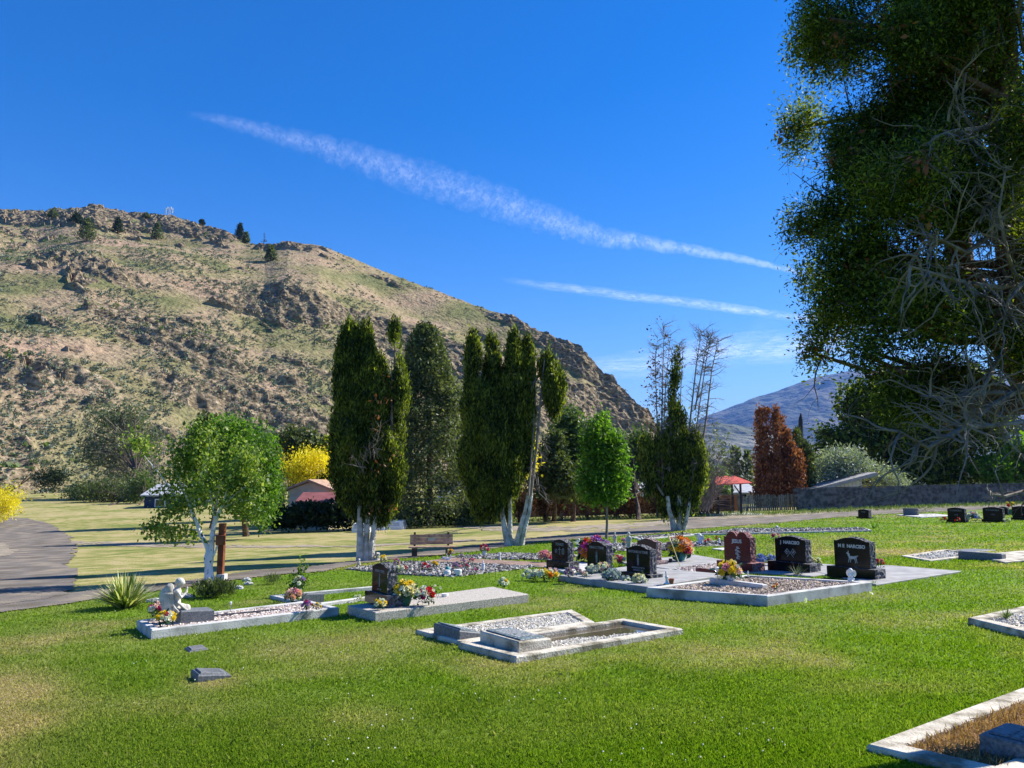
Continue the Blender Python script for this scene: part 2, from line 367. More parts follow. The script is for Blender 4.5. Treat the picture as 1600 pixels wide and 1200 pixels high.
def GV(px, py):
    a, b, c = ray(px, py); lo = np.full(px.shape, 1.5); hi = np.full(px.shape, 420.)
    for _ in range(26):
        m = (lo+hi)/2; low = CAMZ+c*m < H(a*m, b*m); hi = np.where(low, m, hi); lo = np.where(low, lo, m)
    return a*hi, b*hi
def inpoly(poly, x, y):
    r = np.zeros(np.shape(x), bool); n = len(poly)
    for i in range(n):
        (x0, y0), (x1, y1) = poly[i], poly[(i+1) % n]
        if y0 == y1: continue
        c = (y0 > y) != (y1 > y); r ^= c & (x < (x1-x0)*(y-y0)/(y1-y0)+x0)
    return r
def sheet(name, poly, m, label, cat, up, step=(2.5, 1.0), rag=.35, hole=0.0):
    """a ground patch whose outline is given in photo pixels, laid on the terrain"""
    xs = [p[0] for p in poly]; ys = [p[1] for p in poly]; PX_, PY_ = np.meshgrid(np.arange(min(xs)-6, max(xs)+6, step[0]), np.arange(min(ys)-3, max(ys)+4, step[1]))
    X, Y = GV(PX_, PY_); n1 = fbm(X*.9, Y*.9, seed=12, o=4)-.5; n2 = fbm(X*.9+31, Y*.9, seed=13, o=4)-.5
    qx, qy = proj(X+n1*rag*2, Y+n2*rag*4, H(X, Y)); ins = inpoly(poly, qx, qy)
    if hole: ins &= fbm(X*1.3, Y*1.3, seed=14, o=4) > hole
    nr_, nc_ = PX_.shape; V = np.stack([X, Y, H(X, Y)+up], -1).reshape(-1, 3); I, J = np.meshgrid(np.arange(nr_-1), np.arange(nc_-1), indexing='ij')
    F = np.stack([I*nc_+J, (I+1)*nc_+J, (I+1)*nc_+J+1, I*nc_+J+1], -1).reshape(-1, 4); k = (ins[:-1, :-1] | ins[1:, 1:]).ravel(); F = F[k]
    used = np.unique(F); mp = np.full(len(V), -1); mp[used] = np.arange(len(used)); mb = MB(); mb.add(V[used], mp[F]); return struct(mb.build(name, m, smooth=True), label, cat)
sheet('gravel_road', road_lo_px+road_hi_px[::-1], M['road'], 'grey brown gravel drive crossing the cemetery behind the graves', 'road', .02, rag=.15)
sheet('gravel_yard', [(-300, 967), (-60, 951), (0, 946), (40, 940), (80, 933), (108, 926), (114, 900), (112, 875), (118, 855), (105, 837), (82, 820), (50, 812), (25, 809), (0, 812), (-80, 818), (-300, 830)], M['road'], 'wide gravel turning area at the left end of the drive', 'road', .026, rag=.35)
sheet('grass_island', [(-300, 872), (-60, 868), (0, 871), (22, 868), (24, 862), (0, 850), (-100, 850), (-300, 855)], M['dirt'], 'pale dry patch in the gravel turning area at the left edge', 'path', .034, rag=.4)
sheet('field_track', [(112, 845), (280, 851), (400, 852.5), (560, 852), (650, 848.5), (740, 842), (740, 844.5), (650, 851), (560, 854.5), (400, 855.5), (280, 855), (112, 852)], M['dirt'], 'narrow worn dirt track across the dry field', 'path', .012, step=(2.5, .6), rag=.3, hole=.38)
sheet('road_verge', [(700, 822), (900, 823), (1020, 815), (1080, 806.5), (1220, 803.2), (1400, 793.5), (1640, 785), (1640, 788), (1400, 796.5), (1220, 806.8), (1080, 812.5), (1020, 822), (900, 831), (760, 829)], M['dirt'], 'dry gravelly verge between the drive and the fences', 'path', .012, step=(2.5, .7), rag=.4, hole=.42)

# ---------------------------------------------------------------- the rocky hill
ridge_px = [(-1400, 520), (-900, 420), (-400, 360), (-100, 332), (0, 330), (60, 334), (100, 327), (150, 323), (200, 334), (240, 337), (268, 339), (310, 350), (360, 366), (385, 378), (415, 386), (450, 379), (500, 383), (550, 403), (600, 424), (650, 443), (700, 461), (760, 483), (800, 495), (840, 518), (880, 533), (910, 547), (935, 578), (960, 596), (985, 620), (1010, 642), (1040, 680), (1075, 722), (1110, 760), (1140, 790)]
NC, NR = 820, 520
cpx = np.concatenate([np.linspace(-1400, -60, 90), np.linspace(-55, 1140, NC-90)])
rpy = np.interp(cpx, [p[0] for p in ridge_px], [p[1] for p in ridge_px])
rY = np.interp(cpx, [-1400, 0, 265, 410, 600, 800, 900, 1000, 1140], [520, 480, 440, 400, 380, 355, 335, 310, 290])
fY = np.interp(cpx, [-1400, 0, 200, 400, 700, 1000, 1140], [125, 128, 150, 175, 215, 262, 283])
a_, b_, c_ = ray(cpx, rpy); k_ = rY/b_
rX, rZ = a_*k_, CAMZ+c_*k_; tan_ = a_/b_
s_all = np.concatenate([np.linspace(0, 1, NR-60), 1+np.linspace(.01, 1.2, 60)])
S, C = np.meshgrid(s_all, np.arange(len(cpx)), indexing='ij')
Yb = fY[None]+S*(rY-fY)[None]; fZ = H(fY*tan_, fY)-.8
bulge = .06*np.sin(np.clip(S, 0, 1)*math.pi)
p_ = np.where(S <= 1, S+bulge, 1-.42*(S-1))
Zb = fZ[None]+p_*(rZ-fZ)[None]; Xb = Yb*tan_[None]
big = 16*(fbm(Xb/55, Yb/75, seed=31, o=3)-.5)*4*np.clip(S, 0, 1)*np.clip(1-S, 0, 1)
# a spur that runs from the middle of the hill down to the right, gullies either side
c1 = Zb*.85+Xb*.33; c2 = Xb*.8-Zb*.35
gully = -7*np.exp(-((c1-62-6*np.sin(c2/25))/9)**2)*sstep(.1, .3, S)*sstep(.95, .7, S)
Zb = Zb+big+gully; c1 = Zb*.85+Xb*.33
wob = 6*fbm(Xb/22, Zb/22, seed=33, o=3)
n0 = fbm((c1+wob)/9.5, c2/46, Yb/90, seed=34, o=5); n1 = fbm(Xb/75, Zb/60, seed=35, o=2)
PX = np.broadcast_to(cpx[None], S.shape)
bias = .17*sstep(790, 900, PX)*sstep(.25, .5, S) + .2*sstep(150, 40, PX)*sstep(.24, .14, S) + .07*sstep(.86, .97, S) + .12*np.exp(-((PX-60)/90)**2-((S-.45)/.12)**2) + .2*np.exp(-((PX-470)/55)**2-((S-.93)/.08)**2)+.12*np.exp(-((PX-300)/120)**2-((S-.9)/.1)**2)
n00 = fbm((c1+wob)/4.5, c2/17, Yb/30, seed=44, o=3); rock = np.clip(sstep(.575, .64, n0+.45*(n1-.5)+bias)+1.0*sstep(.68, .73, n00+.15*(n1-.5)+.3*bias), 0, 1)
q = (c1+wob)/6.5+1.5*fbm(Xb/14, Zb/14, seed=36, o=3); saw = q-np.floor(q); q2 = (c1+wob)/2.6+c2/17; saw2 = q2-np.floor(q2)
blocks = vn(Xb/2.6+.6*Zb/2, Zb/1.6, Yb/3, seed=37); cr = np.abs(vn((Xb+Zb*.4)/3.2, Zb/7, Yb/8, seed=39)*2-1)
d = .72*rock*(3.2*saw**1.5+1.1*saw2+2.4*(blocks-.4)+2.2*(1-cr)*.7+1.4*(fbm(Xb/1.4, Zb/1.2, Yb/2, seed=38, o=2)-.5)-2.0)
d = d*np.clip(1-.35*(1-sstep(.0, .08, S)), 0, 1) + .5*(fbm(Xb/3, Zb/2.5, Yb/4, seed=40, o=3)-.5)*2
Yh = Yb-.55*d; Zh = Zb+.75*d; Xh = Xb+.15*d
V = np.stack([Xh, Yh, Zh], -1).reshape(-1, 3); nc = len(cpx); nr = len(s_all)
ii, jj = np.meshgrid(np.arange(nr-1), np.arange(nc-1), indexing='ij')
F = np.stack([ii*nc+jj, ii*nc+jj+1, (ii+1)*nc+jj+1, (ii+1)*nc+jj], -1).reshape(-1, 4)
hm = bpy.data.materials.new('hillside'); hm.use_nodes = True; n = hm.node_tree.nodes; l = hm.node_tree.links
pb = n['Principled BSDF']; pb.inputs['Roughness'].default_value = .95; pb.inputs['Specular IOR Level'].default_value = .1
geo = n.new('ShaderNodeNewGeometry')
def hn(s, dt=5, sc3=None):
    t = n.new('ShaderNodeTexNoise'); t.inputs['Scale'].default_value = s; t.inputs['Detail'].default_value = dt
    if sc3:
        mp = n.new('ShaderNodeMapping'); mp.inputs['Scale'].default_value = sc3; mp.inputs['Rotation'].default_value = (0, R(28), 0); l.new(geo.outputs['Position'], mp.inputs['Vector']); l.new(mp.outputs[0], t.inputs['Vector'])
    else: l.new(geo.outputs['Position'], t.inputs['Vector'])
    return t.outputs[0]
def hr(s, st_):
    r = n.new('ShaderNodeValToRGB'); e = r.color_ramp.elements; e[0].position, e[0].color = st_[0][0], col(st_[0][1]); e[1].position, e[1].color = st_[-1][0], col(st_[-1][1])
    for p__, c__ in st_[1:-1]: e.new(p__).color = col(c__)
    l.new(s, r.inputs[0]); return r.outputs[0]
def hmx(f, a, b, mode='MIX'):
    r = n.new('ShaderNodeMixRGB'); r.blend_type = mode
    if isinstance(f, float): r.inputs[0].default_value = f
    else: l.new(f, r.inputs[0])
    l.new(a, r.inputs[1]); l.new(b, r.inputs[2]); return r.outputs[0]
g1 = hr(hn(.035, 7, (1, 1, 2.2)), [(.34, (.145, .15, .062)), (.45, (.225, .195, .095)), (.55, (.285, .22, .135)), (.68, (.34, .235, .155))])
g2 = hr(hn(.55, 6), [(.32, (.3, .3, .3)), (.5, (.62, .62, .62)), (.7, (.9, .9, .9))])
gr = hmx(.75, g1, g2, 'MULTIPLY'); 
ga = n.new('ShaderNodeMixRGB'); ga.blend_type = 'MULTIPLY'; ga.inputs[0].default_value = 1; ga.inputs[2].default_value = (1.45, 1.45, 1.45, 1); l.new(gr, ga.inputs[1]); gr = ga.outputs[0]
rk = hr(hn(.7, 8, (1, 1, 1.6)), [(.3, (.07, .055, .034)), (.45, (.165, .13, .08)), (.58, (.29, .225, .14)), (.72, (.42, .35, .25))])
ar = n.new('ShaderNodeAttribute'); ar.attribute_name = 'rock'
edge = n.new('ShaderNodeMath'); edge.operation = 'MULTIPLY_ADD'; l.new(hn(.35, 6), edge.inputs[0]); edge.inputs[1].default_value = 1.6; l.new(ar.outputs['Fac'], edge.inputs[2])
er = hr(edge.outputs[0], [(1.0, (0, 0, 0)), (1.0, (0, 0, 0))])
er_n = n.new('ShaderNodeMapRange'); l.new(edge.outputs[0], er_n.inputs[0]); er_n.inputs[1].default_value = 1.05; er_n.inputs[2].default_value = 1.3
hc = hmx(er_n.outputs[0], gr, rk)
l.new(hc, pb.inputs['Base Color'])
bp = n.new('ShaderNodeBump'); bp.inputs['Strength'].default_value = .9; bp.inputs['Distance'].default_value = .9; l.new(hn(.9, 8), bp.inputs['Height']); l.new(bp.outputs[0], pb.inputs['Normal'])
M['hillside'] = hm
mb = MB(); mb.V.append(V); mb.n = len(V); mb.F.append((F, 0)); hill = mb.build('hill', hm, smooth=False)
a = hill.data.attributes.new('rock', 'FLOAT', 'POINT'); a.data.foreach_set('value', rock.astype(np.float32).ravel())
struct(hill, 'steep dry hill with tan grass and dark rock bands', 'hill')
hpx, hpy = proj(Xh, Yh, Zh)
def hill_at(px, py):
    j = int(np.argmin(np.abs(cpx-px))); col_ = hpy[:NR-60, j]; i = int(np.argmin(np.abs(col_-py)))
    return Vector((Xh[i, j], Yh[i, j], Zh[i, j]))

# ---------------------------------------------------------------- foliage
def unit(v): return v/np.maximum(np.linalg.norm(v, axis=-1, keepdims=True), 1e-9)
def leaves(C, size, rs, bias=(0, 0, .3), asp=.5, flat=0.0, jit=.35):
    """elongated four-cornered leaves centred on C"""
    N_ = len(C); d = unit(rs.normal(size=(N_, 3))+np.array(bias)*2); r = rs.normal(size=(N_, 3)); sd = unit(np.cross(d, r))
    s = (size*(1+jit*rs.normal(size=N_))).clip(size*.3 if np.isscalar(size) else .01)[:, None]
    t = C+d*s; m1 = C+d*s*.45+sd*s*asp*.5; m2 = C+d*s*.45-sd*s*asp*.5
    V = np.stack([C, m1, t, m2], 1).reshape(-1, 3); F = np.arange(4*N_).reshape(-1, 4)
    return V, F
def blobs(lobes, n, rs, shell=.55, gapf=1.3, gap=.42, seed=1):
    """points in a set of ellipsoids (centre, radii), denser towards the outside, with holes"""
    w_ = np.array([l_[1][0]*l_[1][2]+l_[1][0]*l_[1][1] for l_ in lobes]); w_ = w_/w_.sum(); out = []
    for (c, r), ww in zip(lobes, w_):
        k = int(n*ww*2.2)+8; d = unit(rs.normal(size=(k, 3))); rad = (shell+(1-shell)*rs.random(k)**.6)[:, None]*(.6+.65*vn(d[:, 0]*3.2+c[0]*3, d[:, 1]*3.2, d[:, 2]*3.2+c[2], seed=seed)+.2*vn(d[:, 0]*9+c[0]*3, d[:, 1]*9, d[:, 2]*9+c[2], seed=seed+1))[:, None]
        p = np.array(c)+d*rad*np.array(r)
        g = vn(p[:, 0]*gapf, p[:, 1]*gapf, p[:, 2]*gapf, seed=seed+3)
        p = p[g > gap]; out.append(p[:int(n*ww)+1])
    return np.concatenate(out)
def clumped(Cn, per, rad, rs):
    return (np.repeat(Cn, per, 0)+rs.normal(size=(len(Cn)*per, 3))*rad)
def branches(p0, d0, L, r, depth, rs, out, droop=0.0, wig=.35, nb=4, seg=6):
    pts = [Vector(p0)]; d = Vector(d0).normalized(); st_ = L/seg
    for i in range(seg):
        d = (d+Vector(rs.normal(size=3)*wig*.35)+Vector((0, 0, -droop))).normalized(); pts.append(pts[-1]+d*st_)
    rad = [r*(1-.75*i/seg) for i in range(seg+1)]; out.append((pts, rad))
    if depth > 0:
        for k in range(nb):
            i = int(rs.integers(1, seg)); q = pts[i]; dd = (pts[i+1]-pts[i]).normalized()
            ax = Vector(rs.normal(size=3)); ax = (ax-dd*ax.dot(dd)).normalized()
            nd = (dd*.7+ax*.8).normalized(); branches(q, nd, L*(.35+.3*rs.random()), rad[i]*.55, depth-1, rs, out, droop, wig*1.15, max(2, nb-1), max(3, seg-1))
    return out
def spindle(px, top, bot, hw, Y, n, rs, w0=.2, pw=.8):
    """points of a columnar crown given by its pixels at distance Y"""
    z1 = P(px, top, Y).z; z0 = P(px, bot, Y).z; cx = P(px, (top+bot)/2, Y).x; r0 = hw/1200*Y
    t = rs.random(n); prof = np.minimum(1, (1-t+.02)/.22)**.6*(w0+(1-w0)*np.minimum(1, t/.33)**pw)
    an = rs.random(n)*2*math.pi; lump = .42+1.0*vn(np.cos(an)*1.8+px, np.sin(an)*1.8, t*(z1-z0)*1.6, seed=int(px) % 97)
    rr = r0*prof*lump*(.55+.45*rs.random(n)**.5)
    lean = P(px, top, Y).x-P(px, bot, Y).x
    return np.stack([cx+rr*np.cos(an)+(t-.5)*lean, Y+rr*np.sin(an), z0+t*(z1-z0)], -1)

# sagebrush over the hill (nobody could count it)
rs = np.random.default_rng(4)
def scatter_shrubs(n, dens, rmin, rmax, mname, name, label, cat, per=18, seed=0):
    rs = np.random.default_rng(seed); ks = []
    while len(ks) < n:
        i = rs.integers(0, NR-62, 4000); j = rs.integers(60, nc, 4000); ok = rs.random(4000) < dens(S[i, j], PX[i, j], rock[i, j], Xh[i, j], Zh[i, j])
        ks += list(zip(i[ok], j[ok]))
    ks = np.array(ks[:n]); C = np.stack([Xh[ks[:, 0], ks[:, 1]], Yh[ks[:, 0], ks[:, 1]], Zh[ks[:, 0], ks[:, 1]]], -1)
    r = rmin+(rmax-rmin)*rs.random(n)**2
    d = unit(rs.normal(size=(n*per, 3))); d[:, 2] = np.abs(d[:, 2])*.8-.1; rr = np.repeat(r, per)
    p = np.repeat(C, per, 0)+d*(rr*(.45+.5*rs.random(n*per)))[:, None]
    V, F = leaves(p, rr*.55, rs, (0, 0, .6), .8)
    m = MB(); m.add(V, F); o = m.build(name, M[mname]); tag(o, label, cat, kind='stuff'); return o
dn = lambda s, px, rk_, x, z: (.9*sstep(.85, .2, s)+.12)*sstep(.36, .62, fbm(x/16, z/9, seed=51, o=3)+.10*sstep(.5, .1, s))*(1-.5*rk_)
scatter_shrubs(14500, dn, .28, 1.05, 'sage', 'sagebrush', 'grey green sagebrush scattered over the dry hillside', 'shrubs', seed=1)
dn2 = lambda s, px, rk_, x, z: sstep(.56, .7, fbm(x/25, z/12, seed=52, o=3))*(.35+.65*rk_)
scatter_shrubs(900, dn2, .4, 1.3, 'light_leaf', 'green_brush', 'low green brush in the folds of the rocky hill', 'shrubs', seed=2)

# ---------------------------------------------------------------- the far mountain
def mountain(name, pts, Y0, Y1, lo, seed, label, c, amp=1.0):
    px = np.linspace(pts[0][0], pts[-1][0], 420); py = np.interp(px, [p[0] for p in pts], [p[1] for p in pts])
    a, b, cc = ray(px, py); k = Y1/b; z1 = CAMZ+cc*k; tn = a/b
    t = np.concatenate([np.linspace(0, 1, 150), [1.1, 1.3, 1.8]])[:, None]; Y = Y0+t*(Y1-Y0)+0*tn[None]; X = Y*tn[None]
    z = lo+(z1-lo)[None]*np.where(t <= 1, t**1.1, 1-.5*(t-1))
    e = sstep(0, .15, t)*(1-.75*sstep(.8, 1, t)); rd = 1-np.abs(2*fbm(X/900, Y/1100, seed=seed, o=5)-1)
    z = z+e*amp*(300*(rd-.75)+120*(fbm(X/260, Y/260, seed=seed+1, o=4)-.5))*t
    V = np.stack([X, Y, z], -1).reshape(-1, 3); n_ = len(px); i, j = np.meshgrid(np.arange(len(t)-1), np.arange(n_-1), indexing='ij')
    F = np.stack([i*n_+j, i*n_+j+1, (i+1)*n_+j+1, (i+1)*n_+j], -1).reshape(-1, 4)
    m = MB(); m.V.append(V); m.n = len(V); m.F.append((F, 0)); o = m.build(name, c, smooth=True); struct(o, label, 'mountain')
M['forest'] = mat('forest', (.014, .025, .018), (.10, .095, .07), .0016, .95, thr=(.42, .62), detail=12, bump=.7, bscale=.006, c3=(.055, .07, .04))
M['foothill'] = mat('foothill', (.07, .085, .05), (.27, .25, .19), .003, .95, thr=(.4, .62), detail=12, bump=.7, bscale=.01)
mountain('mountain', [(950, 745), (1010, 705), (1060, 680), (1100, 652), (1130, 640), (1150, 632), (1175, 623), (1200, 618), (1225, 610), (1260, 596), (1290, 588), (1330, 581), (1370, 580), (1420, 575), (1480, 571), (1560, 584), (1700, 620), (2100, 690), (2500, 740)], 4200, 8200, -20, 61, 'far blue forested mountain beyond the valley', M['forest'])
mountain('foothill', [(900, 740), (1010, 690), (1060, 668), (1110, 662), (1180, 668), (1240, 690), (1300, 705), (1380, 715), (1500, 720), (1800, 725), (2300, 745)], 2300, 3900, -12, 71, 'lower pale brown foothill in front of the blue mountain', M['foothill'], .5)

# ---------------------------------------------------------------- condensation trails, high above the haze
def trail(name, mid, wid, label, alpha, seed, fs=(3, 1.2), Zt=3600, n=220, k=24, soft=1.3, bright=.20):
    t = np.linspace(0, 1, n); tt = np.linspace(0, 1, len(mid)); px = np.interp(t, tt, [p[0] for p in mid]); py = np.interp(t, tt, [p[1] for p in mid]); ww = np.interp(t, tt, wid)
    dx, dy = np.gradient(px), np.gradient(py); L = np.hypot(dx, dy); nx, ny = -dy/L, dx/L
    s = np.linspace(-1, 1, k)[None]; X = px[:, None]+nx[:, None]*ww[:, None]*s; Y = py[:, None]+ny[:, None]*ww[:, None]*s
    a, b, c = ray(X, Y); q = (Zt-CAMZ)/c; V = np.stack([a*q, b*q, np.full_like(q, Zt)], -1).reshape(-1, 3)
    F = [(i*k+j, i*k+j+1, (i+1)*k+j+1, (i+1)*k+j) for i in range(n-1) for j in range(k-1)]
    m = MB(); m.add(V, np.array(F)); mt = bpy.data.materials.new(name); mt.use_nodes = True; N = mt.node_tree; nn = N.nodes; ll = N.links
    o = m.build(name, mt, smooth=True)
    T_, S_ = np.meshgrid(t, np.linspace(-1, 1, k), indexing='ij'); Lpx = np.concatenate([[0], np.cumsum(np.hypot(np.diff(px), np.diff(py)))])[:, None]
    for nm, v in (('along', np.broadcast_to(Lpx/60, T_.shape)), ('across', S_), ('fade', np.broadcast_to(np.interp(t, *alpha)[:, None], T_.shape)), ('acr', S_*ww[:, None]/60)):
        at = o.data.attributes.new(nm, 'FLOAT', 'POINT'); at.data.foreach_set('value', np.ascontiguousarray(v, dtype=np.float32).ravel())
    def A_(nm): x = nn.new('ShaderNodeAttribute'); x.attribute_name = nm; return x.outputs['Fac']
    def Mt(op, a, b=None, c=None):
        x = nn.new('ShaderNodeMath'); x.operation = op
        for i, v in enumerate((a, b, c)):
            if v is None: continue
            if isinstance(v, (int, float)): x.inputs[i].default_value = v
            else: ll.new(v, x.inputs[i])
        return x.outputs[0]
    cv = nn.new('ShaderNodeCombineXYZ'); ll.new(Mt('MULTIPLY', A_('along'), fs[1]), cv.inputs[0]); ll.new(Mt('MULTIPLY', A_('acr'), fs[0]), cv.inputs[1]); cv.inputs[2].default_value = seed
    def NZ(sc_, dt=6, rough=.6):
        x = nn.new('ShaderNodeTexNoise'); x.inputs['Scale'].default_value = sc_; x.inputs['Detail'].default_value = dt; x.inputs['Roughness'].default_value = rough; ll.new(cv.outputs[0], x.inputs['Vector']); return x.outputs[0]
    ac = Mt('ABSOLUTE', Mt('ADD', A_('across'), Mt('MULTIPLY', Mt('SUBTRACT', NZ(1.2, 3), .5), soft)))
    ed = Mt('POWER', Mt('MAXIMUM', Mt('SUBTRACT', 1.0, ac), 0), 1.0)
    tx = nn.new('ShaderNodeMapRange'); ll.new(Mt('ADD', Mt('MULTIPLY', NZ(1.8, 8, .65), .5), Mt('MULTIPLY', NZ(7, 5, .7), .5)), tx.inputs[0]); tx.inputs[1].default_value = .42; tx.inputs[2].default_value = .62
    al = Mt('MULTIPLY', Mt('MULTIPLY', ed, Mt('MULTIPLY_ADD', tx.outputs[0], .8, .2)), A_('fade')); al = Mt('MULTIPLY', Mt('MINIMUM', al, .95), bright)
    tl = nn.new('ShaderNodeBsdfTranslucent'); tl.inputs[0].default_value = (1, 1, 1, 1); tp = nn.new('ShaderNodeBsdfTransparent'); mx = nn.new('ShaderNodeMixShader')
    ll.new(al, mx.inputs[0]); ll.new(tp.outputs[0], mx.inputs[1]); ll.new(tl.outputs[0], mx.inputs[2]); ll.new(mx.outputs[0], nn['Material Output'].inputs[0]); nn.remove(nn['Principled BSDF'])
    tag(o, label, 'contrail'); return o
trail('condensation_trail', [(290, 176), (340, 187), (420, 207), (520, 234), (640, 272), (740, 302), (840, 338), (940, 370), (1060, 387), (1170, 407), (1275, 432)], [5, 11, 16, 23, 31, 32, 27, 18, 11, 7, 4],
      'broad feathery white vapour trail crossing the upper sky', ([0, .1, .25, .5, .72, .82, .93, 1], [0, .4, .65, .8, 1.1, 1.9, 2.4, 1.4]), 3.1, fs=(2.2, 3.2))
trail('condensation_trail', [(780, 436), (860, 447), (940, 457), (1040, 468), (1130, 480), (1210, 491), (1300, 503), (1420, 520)], [5, 8, 9, 9, 8, 8, 7, 5],
      'thinner straight white vapour trail below the broad one', ([0, .15, .5, 1], [0, .7, .95, 1.2]), 7.7, bright=.38)
trail('condensation_trail', [(900, 575), (1000, 572), (1120, 550), (1230, 542), (1330, 532)], [18, 26, 28, 30, 30], 'faint pale streaks of haze low in the sky left of the big tree', ([0, .3, 1], [.3, .6, .6]), 12.3, fs=(4, .5), bright=.75)
trail('condensation_trail', [(1130, 580), (1160, 540), (1190, 515), (1240, 490)], [14, 20, 20, 12], 'small faint wisp of cloud rising to the lower vapour trail', ([0, .4, 1], [0, .22, .15]), 15.3)
# ---------------------------------------------------------------- trees
def limbs_to(mb, out, n=5, mat=0):
    for pts, rad in out: mb.tube(pts, rad, n, mat, cap=False)
def crown_obj(t, pts, size, m, rs, bias=(0, 0, .4), asp=.5, name='crown', per=0, crad=.1):
    if per: pts = clumped(pts, per, crad, rs)
    V, F = leaves(pts, size, rs, bias, asp); mb = MB(); mb.add(V, F); return mb.build(name, M[m], t)
def deciduous(name, label, cat, base, lobes_px, Y, n, size, m, seed, trunk=.1, trunk_mat='bark', trunk_top=None, gap=.42, gapf=1.3, per=6, crad=.12, bias=(0, 0, .1), asp=.6, depth=.9, group=None, nl=9, shell=.35):
    """lobes_px: (px, py, rx, ry) in photo pixels at distance Y"""
    rs = np.random.default_rng(seed); t = thing(name, label, cat, base, group); lobes = []
    for (px, py, rx, ry) in lobes_px:
        c = P(px, py, Y); c.y += (rs.random()-.5)*rx/1200*Y*.6; lobes.append((c, (rx/1200*Y, rx/1200*Y*depth, ry/1200*Y)))
    pts = blobs(lobes, n//max(per, 1), rs, shell, gapf, gap, seed); crown_obj(t, pts, size, m, rs, bias, asp, per=per, crad=crad)
    mb = MB(); cz = np.mean([c.z for c, _ in lobes]); top = Vector((sum(c.x for c, _ in lobes)/len(lobes), sum(c.y for c, _ in lobes)/len(lobes), cz))
    fork = base.lerp(Vector((top.x*.3+base.x*.7, top.y, cz)), .45) if trunk_top is None else P(trunk_top[0], trunk_top[1], Y)
    bs = Vector((base.x, base.y, base.z-.1)); mid = bs.lerp(fork, .5)+Vector((trunk*.5, 0, 0))
    mb.tube([bs, bs.lerp(mid, .3), mid, fork], [trunk*1.35, trunk, trunk*.9, trunk*.75], 9, jit=.08)
    for k in range(nl):
        c, r = lobes[k % len(lobes)]; e = Vector(c)+Vector(rs.normal(size=3)*.35*np.array(r)); m1 = fork.lerp(e, .5)+Vector((0, 0, (e-fork).length*.08))
        mb.tube([fork, m1, e], [trunk*.5, trunk*.28, trunk*.08], 5, cap=False)
        for q in range(3):
            e2 = e+Vector(rs.normal(size=3)*.6*np.array(r)); mb.tube([m1.lerp(e, .4), m1.lerp(e2, .6), e2], [trunk*.2, trunk*.12, trunk*.03], 4, cap=False)
    mb.build('trunk', M[trunk_mat], t); return t

# cemetery birch with white trunk
Yb_ = G(328, 908).y; base = G(328, 908); rs = np.random.default_rng(11)
t = thing('birch_tree', 'small white trunked leafy tree beside the wooden cross', 'tree', base)
mb = MB(); p = lambda x, y, dy=0: P(x, y, Yb_+dy)
mb.tube([p(328, 914), p(327, 900), p(326, 885), p(326, 872), p(328, 862)], [.13, .098, .09, .105, .085], 12, jit=.07)
mb.tube([p(328, 868), p(322, 850), p(314, 836), p(308, 818), p(300, 800), p(292, 778)], [.06, .05, .045, .04, .03, .02], 8, jit=.08)
mb.tube([p(329, 868), p(331, 850), p(332, 835), p(336, 815), p(345, 795), p(362, 776)], [.065, .056, .052, .05, .04, .025], 8, jit=.08)
mb.tube([p(334, 868), p(337, 860), p(340, 852)], [.03, .026, .02], 6)
for a_x, a_y, x, y in [(308, 818, 285, 800), (300, 800, 298, 740), (336, 815, 345, 740), (345, 795, 400, 780), (336, 815, 320, 720), (345, 795, 380, 700), (300, 800, 260, 820), (292, 778, 265, 720), (362, 776, 415, 800), (300, 800, 330, 690), (312, 828, 255, 835), (345, 795, 372, 740), (285, 790, 215, 700), (362, 776, 425, 740)]:
    y0 = rs.normal()*.25; mb.tube([p(a_x, a_y), P((a_x+x)/2, (a_y+y)/2-4, Yb_+y0*.5), P(x, y, Yb_+y0)], [.022, .013, .003], 6, cap=False)
mb.build('trunk', M['birch_bark'], t)
L_ = [(325, 705, 45, 42), (300, 700, 42, 38), (288, 740, 48, 40), (350, 735, 55, 45), (320, 770, 60, 38), (378, 760, 42, 38), (375, 715, 35, 38), (285, 795, 26, 16), (395, 795, 24, 16), (268, 672, 14, 12), (425, 770, 16, 14), (252, 800, 16, 10), (262, 830, 38, 12), (240, 822, 22, 8), (212, 690, 20, 22), (410, 815, 18, 12), (306, 840, 12, 22), (310, 852, 8, 16), (350, 782, 24, 14), (255, 760, 20, 22), (235, 700, 16, 10), (310, 670, 30, 18), (405, 745, 22, 30)]
lob = [(P(a, b, Yb_+rs.normal()*.12), (c/1200*Yb_, c/1200*Yb_*.8, d/1200*Yb_)) for a, b, c, d in L_]
pts = blobs(lob, 1900, rs, .12, 3.2, .44, 5); crown_obj(t, pts, .072, 'birch_leaf', rs, (0, 0, -.45), .62, per=7, crad=.085)

# far left: brighter green tree right behind the birch
deciduous('leafy_tree', 'bright green rounded tree behind the birch, right side', 'tree', G(385, 838), [(385, 700, 42, 40), (405, 725, 32, 50), (365, 720, 35, 50), (395, 765, 42, 36), (418, 745, 18, 38), (360, 665, 25, 12), (400, 790, 34, 22), (345, 675, 18, 14)], 38, 20000, .17, 'fresh_leaf', 12, trunk=.16, gap=.30, per=8, crad=.2, bias=(0, 0, -.2), asp=.4)

